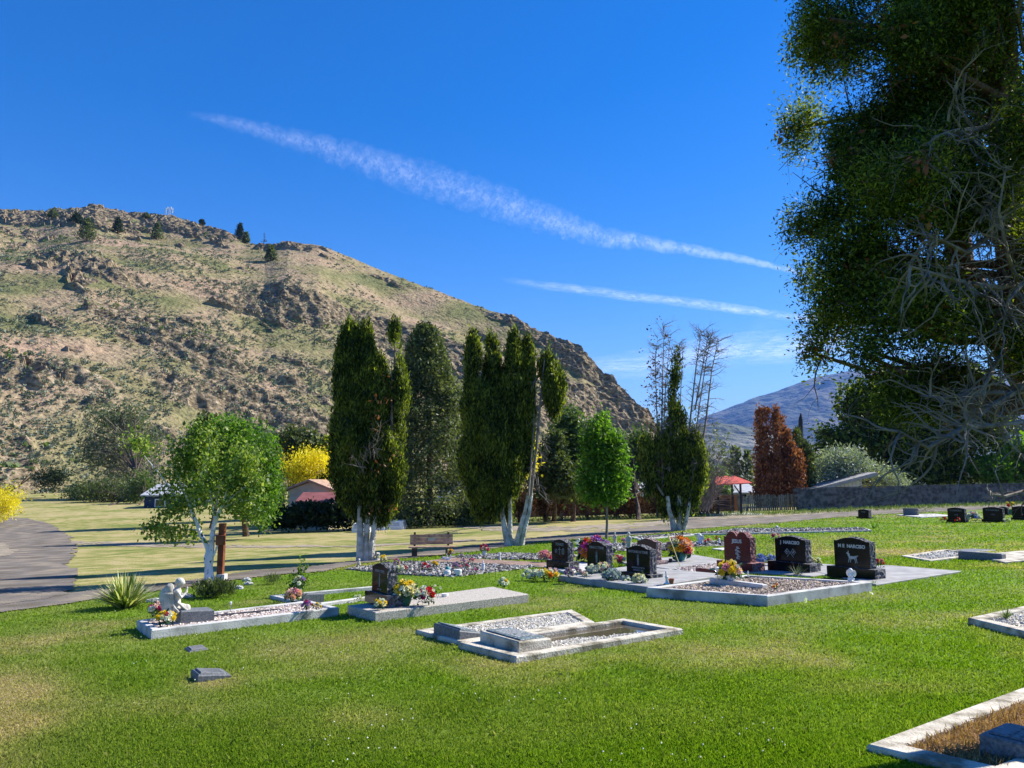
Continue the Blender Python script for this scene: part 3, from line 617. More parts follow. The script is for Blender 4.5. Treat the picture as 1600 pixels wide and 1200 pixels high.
def cedar(label, base_px, stems, Y, seed, trunks, n=900, m='cedar', size=.10, group='multi stemmed cedars beside the drive', gapv=.40):
    """stems: (px, top, bottom, half width)"""
    rs = np.random.default_rng(seed); base = G(*base_px); t = thing('cedar_tree', label, 'tree', base, group)
    tot = sum((s[2]-s[1])*s[3] for s in stems)
    for (px, tp, bt, hw) in stems:
        k = int(n*(bt-tp)*hw/1200); Yd = Y+rs.normal()*.25
        pts = spindle(px, tp, bt, hw, Yd, k, rs, .22); g_ = vn(pts[:, 0]*1.7, pts[:, 1]*1.7, pts[:, 2]*1.3, seed=seed+int(px)); pts = pts[g_ > gapv]; cl = clumped(pts, 20, np.array([.055, .055, .15])*Y/22, rs)
        crown_obj(t, cl, size*Y/22, m, rs, (0, 0, 1.3), .3, name='crown')
        mb = MB(); mb.tube([P(px*.5+base_px[0]*.5, bt+6, Yd), P(px, (tp+bt)/2, Yd), P(px, tp+10, Yd)], [.06, .045, .01], 6)
        for q in range(14):
            z = tp+20+rs.random()*(bt-tp-30); x = px+rs.normal()*hw*.5; mb.tube([P(px, z+8, Yd), P(x, z, Yd+rs.normal()*.2)], [.015, .005], 4, cap=False)
        mb.build('stem', M['dead_wood'], t)
    for pl, r in trunks:
        mb = MB(); mb.tube([P(x, y, Y+rs.normal()*.03) for x, y in pl], np.interp(np.linspace(0, 1, len(pl)), [0, .2, 1], [r*1.25, r, r*.7]), 10, jit=.12, seed=seed); mb.build('trunk', M['pale_bark'], t)
    return t
g1p = G(572, 877)
c1_ = cedar('dense green cedar clump with pale trunks left of the bench', (572, 877), [(549, 516, 790, 22), (572, 519, 800, 13), (590, 570, 805, 20), (617, 513, 640, 12), (612, 552, 790, 21), (560, 610, 802, 36), (597, 640, 808, 32), (537, 660, 775, 17), (578, 690, 812, 24)], g1p.y, 21,
      [([(563, 880), (563, 850), (562, 815), (563, 780)], .10), ([(573, 879), (572, 850), (574, 815), (577, 780)], .085), ([(580, 878), (582, 845), (586, 810), (590, 775)], .08), ([(588, 878), (590, 872), (591, 864)], .07)], n=1150)
rs = np.random.default_rng(5); cl = clumped(np.array([P(600+rs.normal()*18, 700+rs.normal()*60, g1p.y-.65) for _ in range(11)]), 8, .09, rs); crown_obj(c1_, cl, .08, 'rust_leaf', rs, name='dead_foliage')
out = []
for q in range(7): branches(P(570+q*3, 740-q*8, g1p.y-.4), (-.3+q*.1, -.5, .3), .8, .015, 2, rs, out, nb=4)
mb = MB(); limbs_to(mb, out, 4); mb.build('dead_branches', M['grey_twig'], c1_)
g2p = G(797, 853)
c2_ = cedar('tall dark cedar clump forked into two pairs of pale trunks', (797, 853), [(739, 533, 760, 12), (768, 525, 790, 15), (803, 531, 760, 12), (824, 537, 730, 9), (786, 590, 760, 14), (752, 600, 800, 30), (786, 620, 806, 28), (857, 532, 600, 12), (868, 585, 640, 9), (776, 640, 800, 33), (866, 580, 640, 14)], g2p.y, 22,
      [([(796, 855), (790, 835), (785, 805), (781, 780)], .11), ([(799, 853), (797, 830), (797, 800), (797, 770)], .08), ([(806, 853), (813, 825), (820, 800), (826, 770)], .085), ([(815, 852), (820, 825), (827, 800), (831, 770)], .08)], n=1100)
out = []; rs = np.random.default_rng(8)
for k in range(16):
    y = 590+k*12; x = 838+6*math.sin(k); branches(P(x, y, g2p.y-.1), (.25*rs.normal()+.15, .4*rs.normal()-.3, -.5), .62, .016, 2, rs, out, droop=.12, nb=5, seg=5)
mb = MB(); limbs_to(mb, out, 4)
mb.tube([P(829, 775, g2p.y), P(838, 700, g2p.y), P(845, 620, g2p.y), P(851, 560, g2p.y)], [.06, .05, .04, .015], 7); mb.tube([P(826, 775, g2p.y-.1), P(832, 690, g2p.y-.1), P(838, 600, g2p.y-.1)], [.04, .03, .01], 6)
mb.build('dead_branches', M['grey_twig'], c2_)

# mixed live and dead cedar at the right
g3p = G(1061, 829); Y3 = g3p.y
c3_ = cedar('half dead cedar with bare tops and three pale trunks', (1061, 829), [(1024, 660, 772, 20), (1058, 650, 792, 24), (1082, 680, 785, 20), (1055, 556, 600, 6), (1054, 600, 690, 7), (1012, 705, 768, 15), (1094, 650, 750, 8), (1042, 690, 800, 20), (1062, 700, 806, 16)], Y3, 23,
      [([(1054, 830), (1050, 812), (1045, 795), (1043, 775)], .12), ([(1061, 830), (1062, 812), (1061, 790), (1060, 765)], .13), ([(1068, 829), (1072, 812), (1077, 790), (1080, 765)], .09)], n=400, m='cedar', size=.10, gapv=.47)
out = []; rs = np.random.default_rng(9)
def dead_stem(pl, r, twigs, L=.7, up=.6):
    pts = [P(x, y, Y3+rs.normal()*.1) for x, y in pl]; out.append((pts, list(np.linspace(r, r*.15, len(pts)))))
    for q in range(twigs):
        i = int(rs.integers(0, len(pts)-1)); a = pts[i].lerp(pts[i+1], rs.random()); an = rs.random()*6.28
        branches(a, (math.cos(an), math.sin(an), up), L*(.6+.7*rs.random()), .017, 1, rs, out, nb=5, seg=5, wig=.5)
dead_stem([(1046, 740), (1050, 640), (1060, 560), (1062, 535)], .05, 60, .5); dead_stem([(1080, 740), (1092, 640), (1104, 560), (1112, 522)], .05, 60, .6); dead_stem([(1030, 740), (1026, 640), (1024, 560), (1028, 525)], .04, 50, .45)
dead_stem([(1036, 760), (1034, 680), (1035, 600), (1038, 508)], .07, 80, .6); dead_stem([(1036, 700), (1040, 600), (1048, 520)], .04, 40, .55); dead_stem([(1070, 740), (1078, 660), (1088, 570), (1096, 518)], .07, 60, .65); dead_stem([(1086, 640), (1100, 560), (1108, 520)], .045, 40, .6)
dead_stem([(1092, 730), (1104, 650), (1112, 580), (1122, 530)], .07, 80, .8, .2); dead_stem([(1060, 700), (1066, 560), (1068, 535)], .03, 12, .5)
mb = MB(); limbs_to(mb, out, 4); mb.build('dead_branches', M['grey_twig'], c3_)
cl = clumped(np.array([P(1024+rs.normal()*9, 620+rs.normal()*45, Y3+rs.normal()*.3) for _ in range(110)]), 5, .09, rs); crown_obj(c3_, cl, .12, 'dead_leaf', rs, name='dead_foliage')
def twig_bush(name, label, cat, lob_px, Y, seed, base, m='grey_twig', n=26, L=1.6, leafm=None, ln=0, group=None, r=.02):
    rs = np.random.default_rng(seed); t = thing(name, label, cat, base, group); out = []
    for q in range(n):
        px, py, rx, ry = lob_px[q % len(lob_px)]; s = Vector((base.x+rs.normal()*.3, Y+rs.normal()*.3, base.z)); e = P(px+rs.normal()*rx*.5, py+rs.normal()*ry*.5, Y)
        d = e-s; branches(s+d*.15, d, d.length*.95, r, 2, rs, out, droop=-.02, nb=5, seg=6, wig=.35)
    mb = MB(); limbs_to(mb, out, 4)
    mb.build('branches', M[m], t)
    if ln:
        lobes = [(P(a, b, Y), (c/1200*Y, c/1200*Y, d_/1200*Y)) for a, b, c, d_ in lob_px]
        crown_obj(t, blobs(lobes, ln, rs, .2, 1.5, .35, seed), .13*Y/40, leafm, rs, name='crown')
    return t
twig_bush('bare_shrub', 'tall leafless grey shrub right of the half dead cedar', 'shrub', [(1120, 700, 22, 40), (1105, 730, 20, 30), (1130, 725, 16, 20)], 52, 31, G(1112, 812), n=40, leafm='grey_leaf', ln=900, r=.035)

# spruce, garden trees and hedges in the second row
def garden(*a, **k): return deciduous(*a, **k)
rs = np.random.default_rng(33); Y = 50
t = thing('spruce_tree', 'broad grey green spruce rising between the two cedar clumps', 'tree', P(672, 815, Y))
n_ = 9000; tt = rs.random(n_)**.8; an = rs.random(n_)*6.283
zt, zb_ = P(662, 512, Y).z, P(672, 818, Y).z; prof = (1-tt)**.55*.95+.05; r_ = 76/1200*Y*prof*(.55+.5*rs.random(n_)**.5)*(.75+.5*vn(tt*14, np.cos(an)*2, np.sin(an)*2, seed=9))
C_ = np.stack([P(672, 700, Y).x-(.4*tt)+r_*np.cos(an), Y+r_*np.sin(an), zb_+tt*(zt-zb_)-r_*.12], -1); crown_obj(t, clumped(C_, 7, .16, rs), .2, 'spruce', rs, (0, 0, .1), .42)
mb = MB(); mb.tube([P(672, 822, Y), P(670, 650, Y), P(664, 530, Y)], [.22, .14, .03], 8); mb.build('trunk', M['bark'], t)
garden('juniper_tree', 'dark conical juniper poking up behind the birch crown', 'tree', G(330, 825), [(322, 670, 18, 26), (320, 700, 28, 40), (325, 740, 28, 40)], 60, 5000, .28, 'olive_leaf', 41, trunk=.15, gap=.25, bias=(0, 0, .6))
garden('juniper_tree', 'olive juniper tree above the yellow blossoming tree', 'tree', G(465, 812), [(465, 692, 32, 28), (450, 705, 22, 30), (490, 705, 22, 30), (470, 740, 36, 30)], 66, 7000, .28, 'olive_leaf', 42, trunk=.2, gap=.28)
garden('juniper_tree', 'dark juniper tree wedged between yellow tree and cedar clump', 'tree', G(515, 812), [(514, 705, 18, 24), (520, 740, 16, 36), (526, 770, 14, 30)], 60, 5000, .25, 'cedar', 43, trunk=.2, gap=.28)
garden('golden_chain_tree', 'yellow blossoming tree above the beige house', 'tree', G(470, 812), [(475, 722, 30, 20), (500, 722, 24, 14), (452, 735, 14, 12), (470, 745, 24, 12), (490, 712, 20, 9)], 58, 5200, .17, 'yellow_leaf', 44, trunk=.14, gap=.44, gapf=1.8, per=10, crad=.28, bias=(0, 0, -.7), asp=.4)
garden('dark_shrub', 'large very dark shrub in front of the beige house', 'shrub', G(478, 822), [(450, 806, 28, 15), (480, 804, 30, 18), (508, 806, 28, 16), (535, 800, 30, 22), (440, 814, 22, 10)], 46, 9000, .2, 'dark_leaf', 45, trunk=.08, gap=.2)
garden('leafy_shrub', 'mid green shrub at the left wall of the beige house', 'shrub', G(432, 815), [(428, 785, 16, 22), (422, 800, 18, 16), (434, 768, 10, 14)], 49, 4500, .2, 'light_leaf', 46, trunk=.08, gap=.25)
garden('golden_chain_tree', 'small yellow blossoming tree seen through the forked cedar', 'tree', G(818, 815), [(821, 703, 11, 22), (824, 720, 10, 18), (819, 690, 9, 12)], 40, 2600, .15, 'yellow_leaf', 47, trunk=.08, gap=.3, per=8, crad=.2, bias=(0, 0, -.6), asp=.4)
garden('leafy_tree', 'green broadleaf tree just right of the forked cedar', 'tree', G(895, 815), [(893, 680, 20, 38), (905, 700, 24, 45), (880, 700, 20, 50), (900, 740, 28, 40)], 52, 12000, .22, 'light_leaf', 48, trunk=.16, gap=.28, per=8, crad=.25)
garden('olive_tree', 'darker olive tree low behind the forked cedar', 'tree', G(865, 815), [(862, 720, 22, 35), (850, 745, 25, 30), (880, 750, 28, 28), (868, 690, 12, 20)], 50, 9000, .22, 'olive_leaf', 49, trunk=.16, gap=.28, per=8, crad=.22)
garden('leafy_tree', 'light green tree between the young tree and half dead cedar', 'tree', G(998, 812), [(1000, 710, 20, 40), (990, 740, 22, 40), (1010, 735, 20, 35)], 58, 8000, .24, 'light_leaf', 50, trunk=.16, gap=.3, per=8, crad=.25)
base = G(947, 842)
garden('young_tree', 'young bright green tree with slender grey trunk', 'tree', base, [(943, 668, 14, 26), (935, 690, 26, 34), (960, 705, 22, 32), (930, 730, 26, 32), (955, 740, 30, 34), (940, 765, 34, 24), (968, 768, 16, 18), (925, 760, 20, 20)], base.y, 13000, .125, 'fresh_leaf', 51, trunk=.055, trunk_mat='grey_twig', trunk_top=(948, 793), gap=.34, per=7, crad=.14, bias=(0, 0, .1), depth=.9, nl=12, shell=.3)
# hill foot, far left
for lb, bx, lobes, Yd, n, m, nm, sd in [
    ('feathery grey green tree at the foot of the hill', (188, 784), [(170, 655, 34, 26), (200, 650, 26, 24), (185, 690, 55, 40), (150, 700, 30, 35), (225, 695, 28, 40), (200, 740, 40, 28)], 118, 9000, 'grey_leaf', 'willow_tree', 61),
    ('dark green bush against the cliff at the far left', (75, 768), [(75, 748, 22, 16), (92, 745, 14, 12)], 122, 2600, 'dark_leaf', 'bush', 62),
    ('olive bush in front of the grey green tree', (170, 790), [(175, 770, 30, 20), (200, 775, 26, 16), (150, 768, 30, 12), (215, 768, 14, 18)], 106, 5200, 'olive_leaf', 'bush', 63),
    ('light green bush beside the navy house', (215, 790), [(212, 768, 18, 18), (222, 755, 14, 18)], 100, 2600, 'light_leaf', 'bush', 64),
    ('low leafy bush on the grass bank below the cliff', (130, 782), [(135, 768, 22, 9), (115, 772, 16, 6)], 112, 2200, 'light_leaf', 'bush', 65)]:
    deciduous(nm, lb, 'tree' if 'tree' in nm else 'bush', G(*bx), lobes, Yd, n, .5 if 'tree' in nm else .36, m, sd, trunk=.25 if 'tree' in nm else .1, gap=.36 if 'tree' in nm else .22, gapf=.5, per=6, crad=.5, asp=.35)
twig_bush('bare_shrub', 'tangle of bare grey branches in the willow below the cliff', 'shrub', [(150, 715, 25, 30), (220, 700, 20, 40), (185, 680, 20, 30)], 117, 66, G(180, 786), n=16, r=.09)
garden('golden_chain_tree', 'yellow blossoming bush cut by the left photo edge', 'bush', G(-8, 822), [(8, 775, 26, 16), (-20, 780, 30, 25), (18, 790, 18, 14), (0, 800, 22, 12), (-40, 790, 25, 25)], G(-8, 822).y, 6500, .17, 'yellow_leaf', 67, trunk=.08, gap=.36, gapf=1.2, per=10, crad=.22, bias=(0, 0, -.8), asp=.35)
# pines on the skyline
def pine(px, pyb, h, label, sd, dead=False, fat=.36):
    b = hill_at(px, pyb); rs = np.random.default_rng(sd); Hh = h/1200*b.y; t = thing('pine_tree', label, 'tree', b, 'pines on the hill')
    mb = MB(); mb.tube([b-Vector((0, 0, .5)), b+Vector((0, 0, Hh))], [.28, .06], 6)
    if dead:
        for q in range(34):
            z = Hh*(.2+.75*rs.random()); a = rs.random()*6.28; r = (Hh-z)*.28+.3; mb.tube([b+Vector((0, 0, z)), b+Vector((math.cos(a)*r, math.sin(a)*r, z-.2))], [.08, .04], 4)
        mb.build('trunk', M['bark'], t); return
    mb.build('trunk', M['bark'], t); n = 520; tt = rs.random(n); a = rs.random(n)*6.28; r = Hh*fat*((1-tt)**.8+.08)*(.3+.7*rs.random(n))*(.7+.6*vn(tt*7, np.cos(a)*2+sd, np.sin(a)*2))
    C = np.stack([b.x+r*np.cos(a), b.y+r*np.sin(a), b.z+Hh*(.12+.9*tt)], -1); crown_obj(t, clumped(C, 4, .35, rs), .75, 'dark_leaf' if sd % 2 else 'spruce', rs, (0, 0, .3), .45)
for i, a in enumerate([(138, 377, 36, 'largest dark pine near the left skyline of the hill', False, .42), (186, 365, 25, 'round dark pine right of the largest skyline pine', False, .42), (246, 374, 26, 'dark pine on the slope below the antenna mast', False, .38), (374, 371, 22, 'pointed pine standing on the skyline, upper of a close pair', False, .36), (384, 380, 17, 'shorter pine just right of the pointed skyline pine', False, .36),
        (412, 388, 27, 'bare dead pine standing up from the notch in the skyline', True, .3), (423, 408, 24, 'dark pine in the gully below the dead pine', False, .4), (315, 352, 8, 'tiny pine on the skyline right of the antenna mast', False, .5), (85, 340, 12, 'small bushy pine on the skyline at far left', False, .8), (120, 350, 16, 'bushy pine left of the largest skyline pine', False, .7), (228, 341, 7, 'small flat bush pine on the skyline left of the mast', False, .9)]): pine(a[0], a[1], a[2], a[3], 200+i, a[4], a[5])
# right hand middle distance
def columns(name, label, cols, Y, m, seed, base, n=900, group=None, size=.2):
    rs = np.random.default_rng(seed); t = thing(name, label, 'tree', base, group); mb = MB(); allp = []
    for (px, tp, bt, hw) in cols:
        allp.append(spindle(px, tp, bt, hw, Y+rs.normal()*.3, int(n*(bt-tp)*hw/1000), rs, .6)); mb.tube([P(px, bt, Y), P(px, tp+6, Y)], [.08, .02], 5)
    crown_obj(t, clumped(np.concatenate(allp), 7, .14, rs), size, m, rs, (0, 0, .8), .45); mb.build('trunk', M['bark'], t); return t
columns('dead_cedar', 'rust brown dead cedar clump above the picket fence', [(1187, 640, 780, 7), (1198, 638, 785, 5), (1212, 638, 785, 6), (1221, 652, 785, 6), (1191, 715, 792, 11), (1212, 712, 796, 15), (1236, 695, 790, 10), (1229, 672, 760, 6), (1248, 705, 790, 8)], 70, 'rust_leaf', 71, G(1210, 802), n=420, size=.24)
columns('cedar_tree', 'green and brown cedar right of the rust brown clump', [(1244, 672, 780, 9), (1256, 690, 785, 11), (1262, 700, 785, 9)], 72, 'olive_leaf', 72, G(1252, 801), n=420, size=.24)
for i, (px, tp, hw, lb) in enumerate([(1148, 700, 9, 'slim dark conifer right of the bare shrub'), (1168, 708, 9, 'slim green conifer left of the rust brown cedars'), (1135, 722, 10, 'short green conifer above the red roofed shelter'), (1278, 715, 12, 'dark conifer between brown cedar and silver tree')]):
    columns('conifer_tree', lb, [(px, tp, 785, hw)], 95, 'spruce' if i != 3 else 'cedar', 80+i, G(px, 795), n=300, size=.36)
garden('silver_tree', 'silvery leaved tree above the sloping white roof', 'tree', P(1320, 790, 73), [(1300, 730, 30, 24), (1325, 722, 24, 20), (1345, 735, 28, 18), (1375, 745, 24, 14), (1285, 742, 20, 20), (1400, 755, 20, 12), (1318, 712, 16, 10)], 73, 11000, .30, 'silver_leaf', 85, trunk=.2, gap=.25, gapf=.8, per=6, crad=.35, asp=.3)
garden('golden_chain_tree', 'yellow blossoming bush just over the stone wall', 'bush', P(1370, 795, 76), [(1362, 754, 12, 5), (1378, 750, 10, 6), (1352, 752, 8, 5)], 76, 1500, .28, 'yellow_leaf', 86, trunk=.1, gap=.3, per=8, crad=.3, bias=(0, 0, -.5))
garden('leafy_bush', 'bright green bush behind the red roofed shelter', 'bush', G(1110, 806), [(1112, 770, 16, 16), (1128, 768, 16, 16), (1100, 775, 14, 14)], 66, 3600, .24, 'fresh_leaf', 87, trunk=.08, gap=.3)
garden('leafy_bush', 'yellow green bush tip above the red roof', 'bush', P(1116, 800, 75), [(1112, 740, 18, 10), (1128, 742, 10, 6)], 75, 1700, .28, 'fresh_leaf', 88, trunk=.08, gap=.35)
Yw = 92
garden('evergreen_tree', 'massive dark drooping evergreen standing beyond the stone wall', 'tree', P(1410, 795, Yw), [(1350, 650, 42, 40), (1390, 630, 50, 45), (1440, 650, 60, 60), (1320, 690, 40, 26), (1380, 700, 62, 42), (1440, 715, 60, 38), (1490, 690, 50, 50), (1300, 698, 26, 16), (1365, 610, 26, 28), (1520, 640, 50, 55), (1400, 745, 55, 12), (1550, 660, 40, 45), (1355, 735, 25, 12), (1330, 620, 26, 24), (1450, 600, 50, 30), (1500, 610, 50, 40), (1290, 675, 16, 12), (1480, 740, 40, 14)], Yw, 52000, .42, 'cedar_big', 89, trunk=.4, gap=.24, gapf=.7, per=9, crad=.42, bias=(0, 0, -.2), shell=.2)
garden('leafy_tree', 'light green tree behind the right end of the stone wall', 'tree', P(1560, 790, 90), [(1550, 730, 30, 22), (1590, 715, 30, 40), (1530, 735, 20, 14), (1620, 730, 30, 40)], 90, 9000, .42, 'fresh_leaf', 90, trunk=.3, gap=.3, gapf=.7, per=7, crad=.4)
# hedge
rs = np.random.default_rng(91); a_, b_ = G(598, 823), G(762, 823); b_ = Vector((b_.x, a_.y, b_.z)); hb = thing('hedge', 'long dark green clipped hedge behind the white boxes', 'hedge', (a_+b_)/2)
k = 6000; u = rs.random(k); zz = rs.random(k); C = np.stack([a_.x+(b_.x-a_.x)*u, a_.y+(rs.random(k)-.5)*1.2, a_.z+.1+zz*(1.12+.12*vn(u*30, u*0))], -1); crown_obj(hb, clumped(C, 5, .08, rs), .15, 'light_leaf' if False else 'dark_leaf', rs, (0, 0, .4), .6)
u = rs.random(900); C = np.stack([a_.x+(b_.x-a_.x)*u, a_.y+(rs.random(900)-.5)*1.2, a_.z+1.2+.12*vn(u*30, u*0)+.05*rs.random(900)], -1); crown_obj(hb, clumped(C, 4, .08, rs), .13, 'fresh_leaf', rs, (0, 0, .6), .6, name='new_growth')
mb = MB()
for i in range(14): x = a_.x+(b_.x-a_.x)*(i+.5)/14; mb.tube([(x, a_.y, a_.z-.1), (x+.1, a_.y, a_.z+.8)], [.03, .02], 5)
mb.build('stems', M['bark'], hb)
# row of dead brown hedge trees
for i in range(10):
    px = 770+i*36+(i % 3)*5; py = np.interp(px, [760, 950, 1110], [819, 811, 805]); b = G(px, py); b = gz(b); rs = np.random.default_rng(300+i)
    tp = [768, 752, 750, 745, 755, 770, 780, 765, 758, 772][i]
    t = thing('dead_cedar', ['dead brown cedar behind the forked cedar trunks', 'second dead brown cedar, in the gap between the forked trunks', 'dead brown cedar just right of the forked cedar', 'tallest dead brown cedar with pinkish bare top', 'dead brown cedar left of the young tree', 'dead brown cedar directly behind the young tree trunk', 'dead brown cedar right of the young tree', 'reddish dead cedar before the pale building', 'dead brown cedar behind the left trunk of the half dead cedar', 'dead brown cedar at the right end of the row'][i], 'tree', b, 'dead cedars along the wooden fence')
    out = [([b-Vector((0, 0, .1)), b+Vector((rs.normal()*.1, 0, 1.2)), P(px, tp, b.y)], [.11, .08, .02])]
    for q in range(20):
        z = b.z+.6+rs.random()*(P(px, tp, b.y).z-b.z-.7); an = rs.random()*6.28; branches(Vector((b.x, b.y, z)), (math.cos(an), math.sin(an), .5), 1.0, .02, 1, rs, out, nb=5, seg=4, wig=.5)
    mb = MB(); limbs_to(mb, out, 4); mb.build('trunk', M['grey_twig' if i in (3, 7) else 'bark'], t)
    hh = (819-tp)/2; cl = blobs([(P(px, (tp+py)/2-8, b.y), (1.0, .8, hh/1200*b.y))], 420, rs, .2, 1.5, .4, i); crown_obj(t, clumped(cl, 6, .16, rs), .16, 'dead_leaf', rs, (0, 0, .5), .5)

# the big near cedar at the right
BY = 5.45
rs = np.random.default_rng(77); tb = P(1960, 1000, BY+.1); tb = gz((tb.x, BY+.1, 0)); big = thing('cedar_tree', 'huge near cedar filling the right edge with bare grey lower branches', 'tree', tb)
mb = MB(); tk = [tb-Vector((0, 0, .2)), tb+Vector((-.35, 0, .8)), P(1640, 620, BY), P(1600, 480, BY), P(1580, 330, BY), P(1565, 100, BY), P(1555, -250, BY), P(1550, -700, BY)]
mb.tube(tk, [.26, .19, .16, .14, .12, .1, .07, .03], 14, jit=.12)
tk2 = [P(1640, 640, BY), P(1500, 420, BY+.3), P(1475, 200, BY+.4), P(1468, -50, BY+.4), P(1460, -400, BY+.4)]; mb.tube(tk2, [.13, .1, .085, .07, .03], 10, jit=.12)
mb.build('trunk', M['red_bark'], big)
lobes = []
Lb = [(1330, 40, 75, 70), (1400, 90, 90, 90), (1325, 110, 42, 55), (1480, 60, 110, 90), (1365, 205, 62, 60), (1430, 230, 90, 70), (1325, 275, 42, 45), (1272, 330, 22, 26), (1350, 340, 70, 70), (1430, 340, 80, 60), (1345, 430, 60, 60), (1320, 420, 30, 40), (1410, 440, 70, 50), (1320, 490, 38, 40), (1370, 520, 55, 45), (1440, 510, 60, 36), (1300, 540, 22, 30), (1345, 560, 40, 26), (1400, 575, 50, 26), (1560, 120, 90, 90), (1540, 260, 70, 70), (1600, 420, 60, 80), (1480, 590, 50, 22), (1540, 560, 60, 30), (1275, 60, 25, 35), (1270, 20, 28, 40), (1330, 595, 22, 18),
      (1360, -80, 90, 90), (1460, -100, 120, 110), (1560, -90, 120, 110), (1430, -260, 110, 120), (1540, -280, 130, 130), (1500, -480, 100, 140), (1520, -680, 60, 120), (1690, 100, 60, 100), (1700, -150, 90, 120), (1700, 330, 40, 60), (1335, 195, 30, 36), (1460, 140, 70, 60), (1350, 130, 48, 50), (1330, 310, 55, 45), (1290, 470, 22, 30), (1355, 620, 60, 34), (1300, 575, 24, 22), (1420, 620, 60, 26), (1400, 290, 80, 50), (1350, 480, 60, 50), (1500, 330, 60, 60), (1292, 110, 24, 30), (1285, 30, 30, 50), (1300, 395, 26, 40), (1345, 380, 50, 50), (1430, 180, 80, 60), (1840, -200, 80, 110)]
for (a, b, c, d_) in Lb:
    cc = P(a, b, BY); cc.y += rs.normal()*.35; lobes.append((cc, (c/1200*BY, c/1200*BY*1.2, d_/1200*BY)))
pts = blobs(lobes, 20000, rs, .12, 3.3, .39, 7); pts = pts[(pts[:, 1] > 4.3)]
cl = clumped(pts, 24, np.array([.055, .055, .075]), rs); crown_obj(big, cl, .030, 'cedar_big', rs, (0, 0, -.15), .34)
cl = clumped(pts[rs.random(len(pts)) < .014], 14, .04, rs); crown_obj(big, cl, .05, 'rust_leaf', rs, (0, 0, -.5), .5, name='dead_foliage')
mb = MB(); out = []
for (cc, r) in lobes:
    # limb from the nearest trunk point
    src = min([tk[3].lerp(tk[6], q/12) for q in range(13)]+[tk2[0].lerp(tk2[4], q/12) for q in range(13)], key=lambda v: (v-cc).length+abs(v.z+.3-cc.z)); m1 = src.lerp(cc, .5)+Vector(rs.normal(size=3)*.08)
    mb.tube([src, m1, Vector(cc)], [.035, .025, .012], 6, cap=False)
    for q in range(5): branches(m1.lerp(cc, rs.random()), rs.normal(size=3)+np.array([0, 0, -.2]), .55, .008, 1, rs, out, nb=3, seg=5)
limbs_to(mb, out, 4); mb.build('limbs', M['red_bark'], big)
out = []
def deadlimb(pl, r, L=.45, nb=7, n=1):
    pts = [P(x, y, BY-dy) for x, y, dy in pl]; out.append((pts, list(np.linspace(r, r*.3, len(pts)))))
    for i in range(len(pts)-1):
        for q in range(nb):
            a = pts[i].lerp(pts[i+1], rs.random()); dd = (pts[i+1]-pts[i]).normalized(); ax = Vector(rs.normal(size=3)); ax = (ax-dd*ax.dot(dd)).normalized()
            branches(a, dd*.5+ax*.9+Vector((0, 0, -.2)), L*(.4+.8*rs.random()), r*.35, n, rs, out, nb=4, seg=7, wig=.75, droop=.05)
deadlimb([(1640, 560, .1), (1590, 610, .5), (1540, 640, .8), (1495, 675, 1.0), (1450, 700, 1.1), (1404, 673, 1.15)], .024, .42, 6, 1)
deadlimb([(1640, 600, .1), (1600, 612, .4), (1520, 615, .7), (1470, 622, .8), (1437, 618, .9)], .02, .35, 5)
deadlimb([(1640, 650, .3), (1600, 660, .9), (1560, 664, 1.2), (1525, 668, 1.3), (1508, 662, 1.4)], .02, .4, 6)
deadlimb([(1640, 760, .6), (1600, 768, 1.4), (1570, 776, 1.5), (1545, 772, 1.5)], .014, .16, 5)
deadlimb([(1600, 440, .1), (1560, 450, .5), (1500, 440, .8), (1460, 428, 1.0), (1418, 415, 1.1)], .026, .4, 7)
deadlimb([(1580, 330, .1), (1545, 370, .5), (1510, 395, .7), (1470, 375, .9), (1450, 372, .9)], .022, .4, 6)
deadlimb([(1570, 180, .1), (1540, 200, .5), (1490, 205, .7), (1460, 215, .9), (1440, 240, .9)], .024, .45, 8)
deadlimb([(1590, 520, .1), (1560, 560, .5), (1540, 600, .8), (1530, 650, .9)], .02, .45, 8)
deadlimb([(1620, 250, .1), (1580, 270, .5), (1545, 310, .7), (1530, 350, .8)], .02, .45, 8)
deadlimb([(1600, 80, .1), (1590, 20, .6), (1600, -40, .6)], .018, .4, 6)
deadlimb([(1600, 470, .2), (1575, 400, .7), (1560, 330, .8), (1572, 260, .8)], .018, .45, 8)
deadlimb([(1660, 420, .2), (1610, 430, .7), (1575, 470, .9), (1565, 520, .9)], .018, .45, 8)
for q in range(8):
    a = P(1330+rs.random()*230, 40+rs.random()*520, BY-.3-.5*rs.random()); branches(a, rs.normal(size=3)+np.array([-.3, -.3, -.3]), .5, .009, 2, rs, out, nb=4, seg=6, wig=.7)
mb = MB(); limbs_to(mb, out, 5); mb.build('bare_branches', M['dead_wood'], big)
# ---------------------------------------------------------------- graves
PLOTS = []
def quad(c, h):
    q = [G(x, y, h) for x, y in c]; return q
def inset(q, t):
    n = len(q); out = []
    for i in range(n):
        p, a, b = q[i], q[i-1], q[(i+1) % n]; e1 = Vector((a.x-p.x, a.y-p.y)).normalized(); e2 = Vector((b.x-p.x, b.y-p.y)).normalized()
        s = max(.3, abs(e1.x*e2.y-e1.y*e2.x)); v = (e1+e2)*t/s; out.append(Vector((p.x+v.x, p.y+v.y, p.z)))
    return out
def inq(q, x, y):
    s = None; r = np.ones(np.shape(x), bool); n = len(q)
    sg = sum((q[(i+1) % n].x-q[i].x)*(q[(i+1) % n].y+q[i].y) for i in range(n)) > 0
    for i in range(n):
        a, b = q[i], q[(i+1) % n]; cr = (b.x-a.x)*(y-a.y)-(b.y-a.y)*(x-a.x); r &= (cr < 0) if sg else (cr > 0)
    return r
OCT = np.array([(1, 0, 0), (0, 1, 0), (-1, 0, 0), (0, -1, 0), (0, 0, 1), (0, 0, -1)], float)
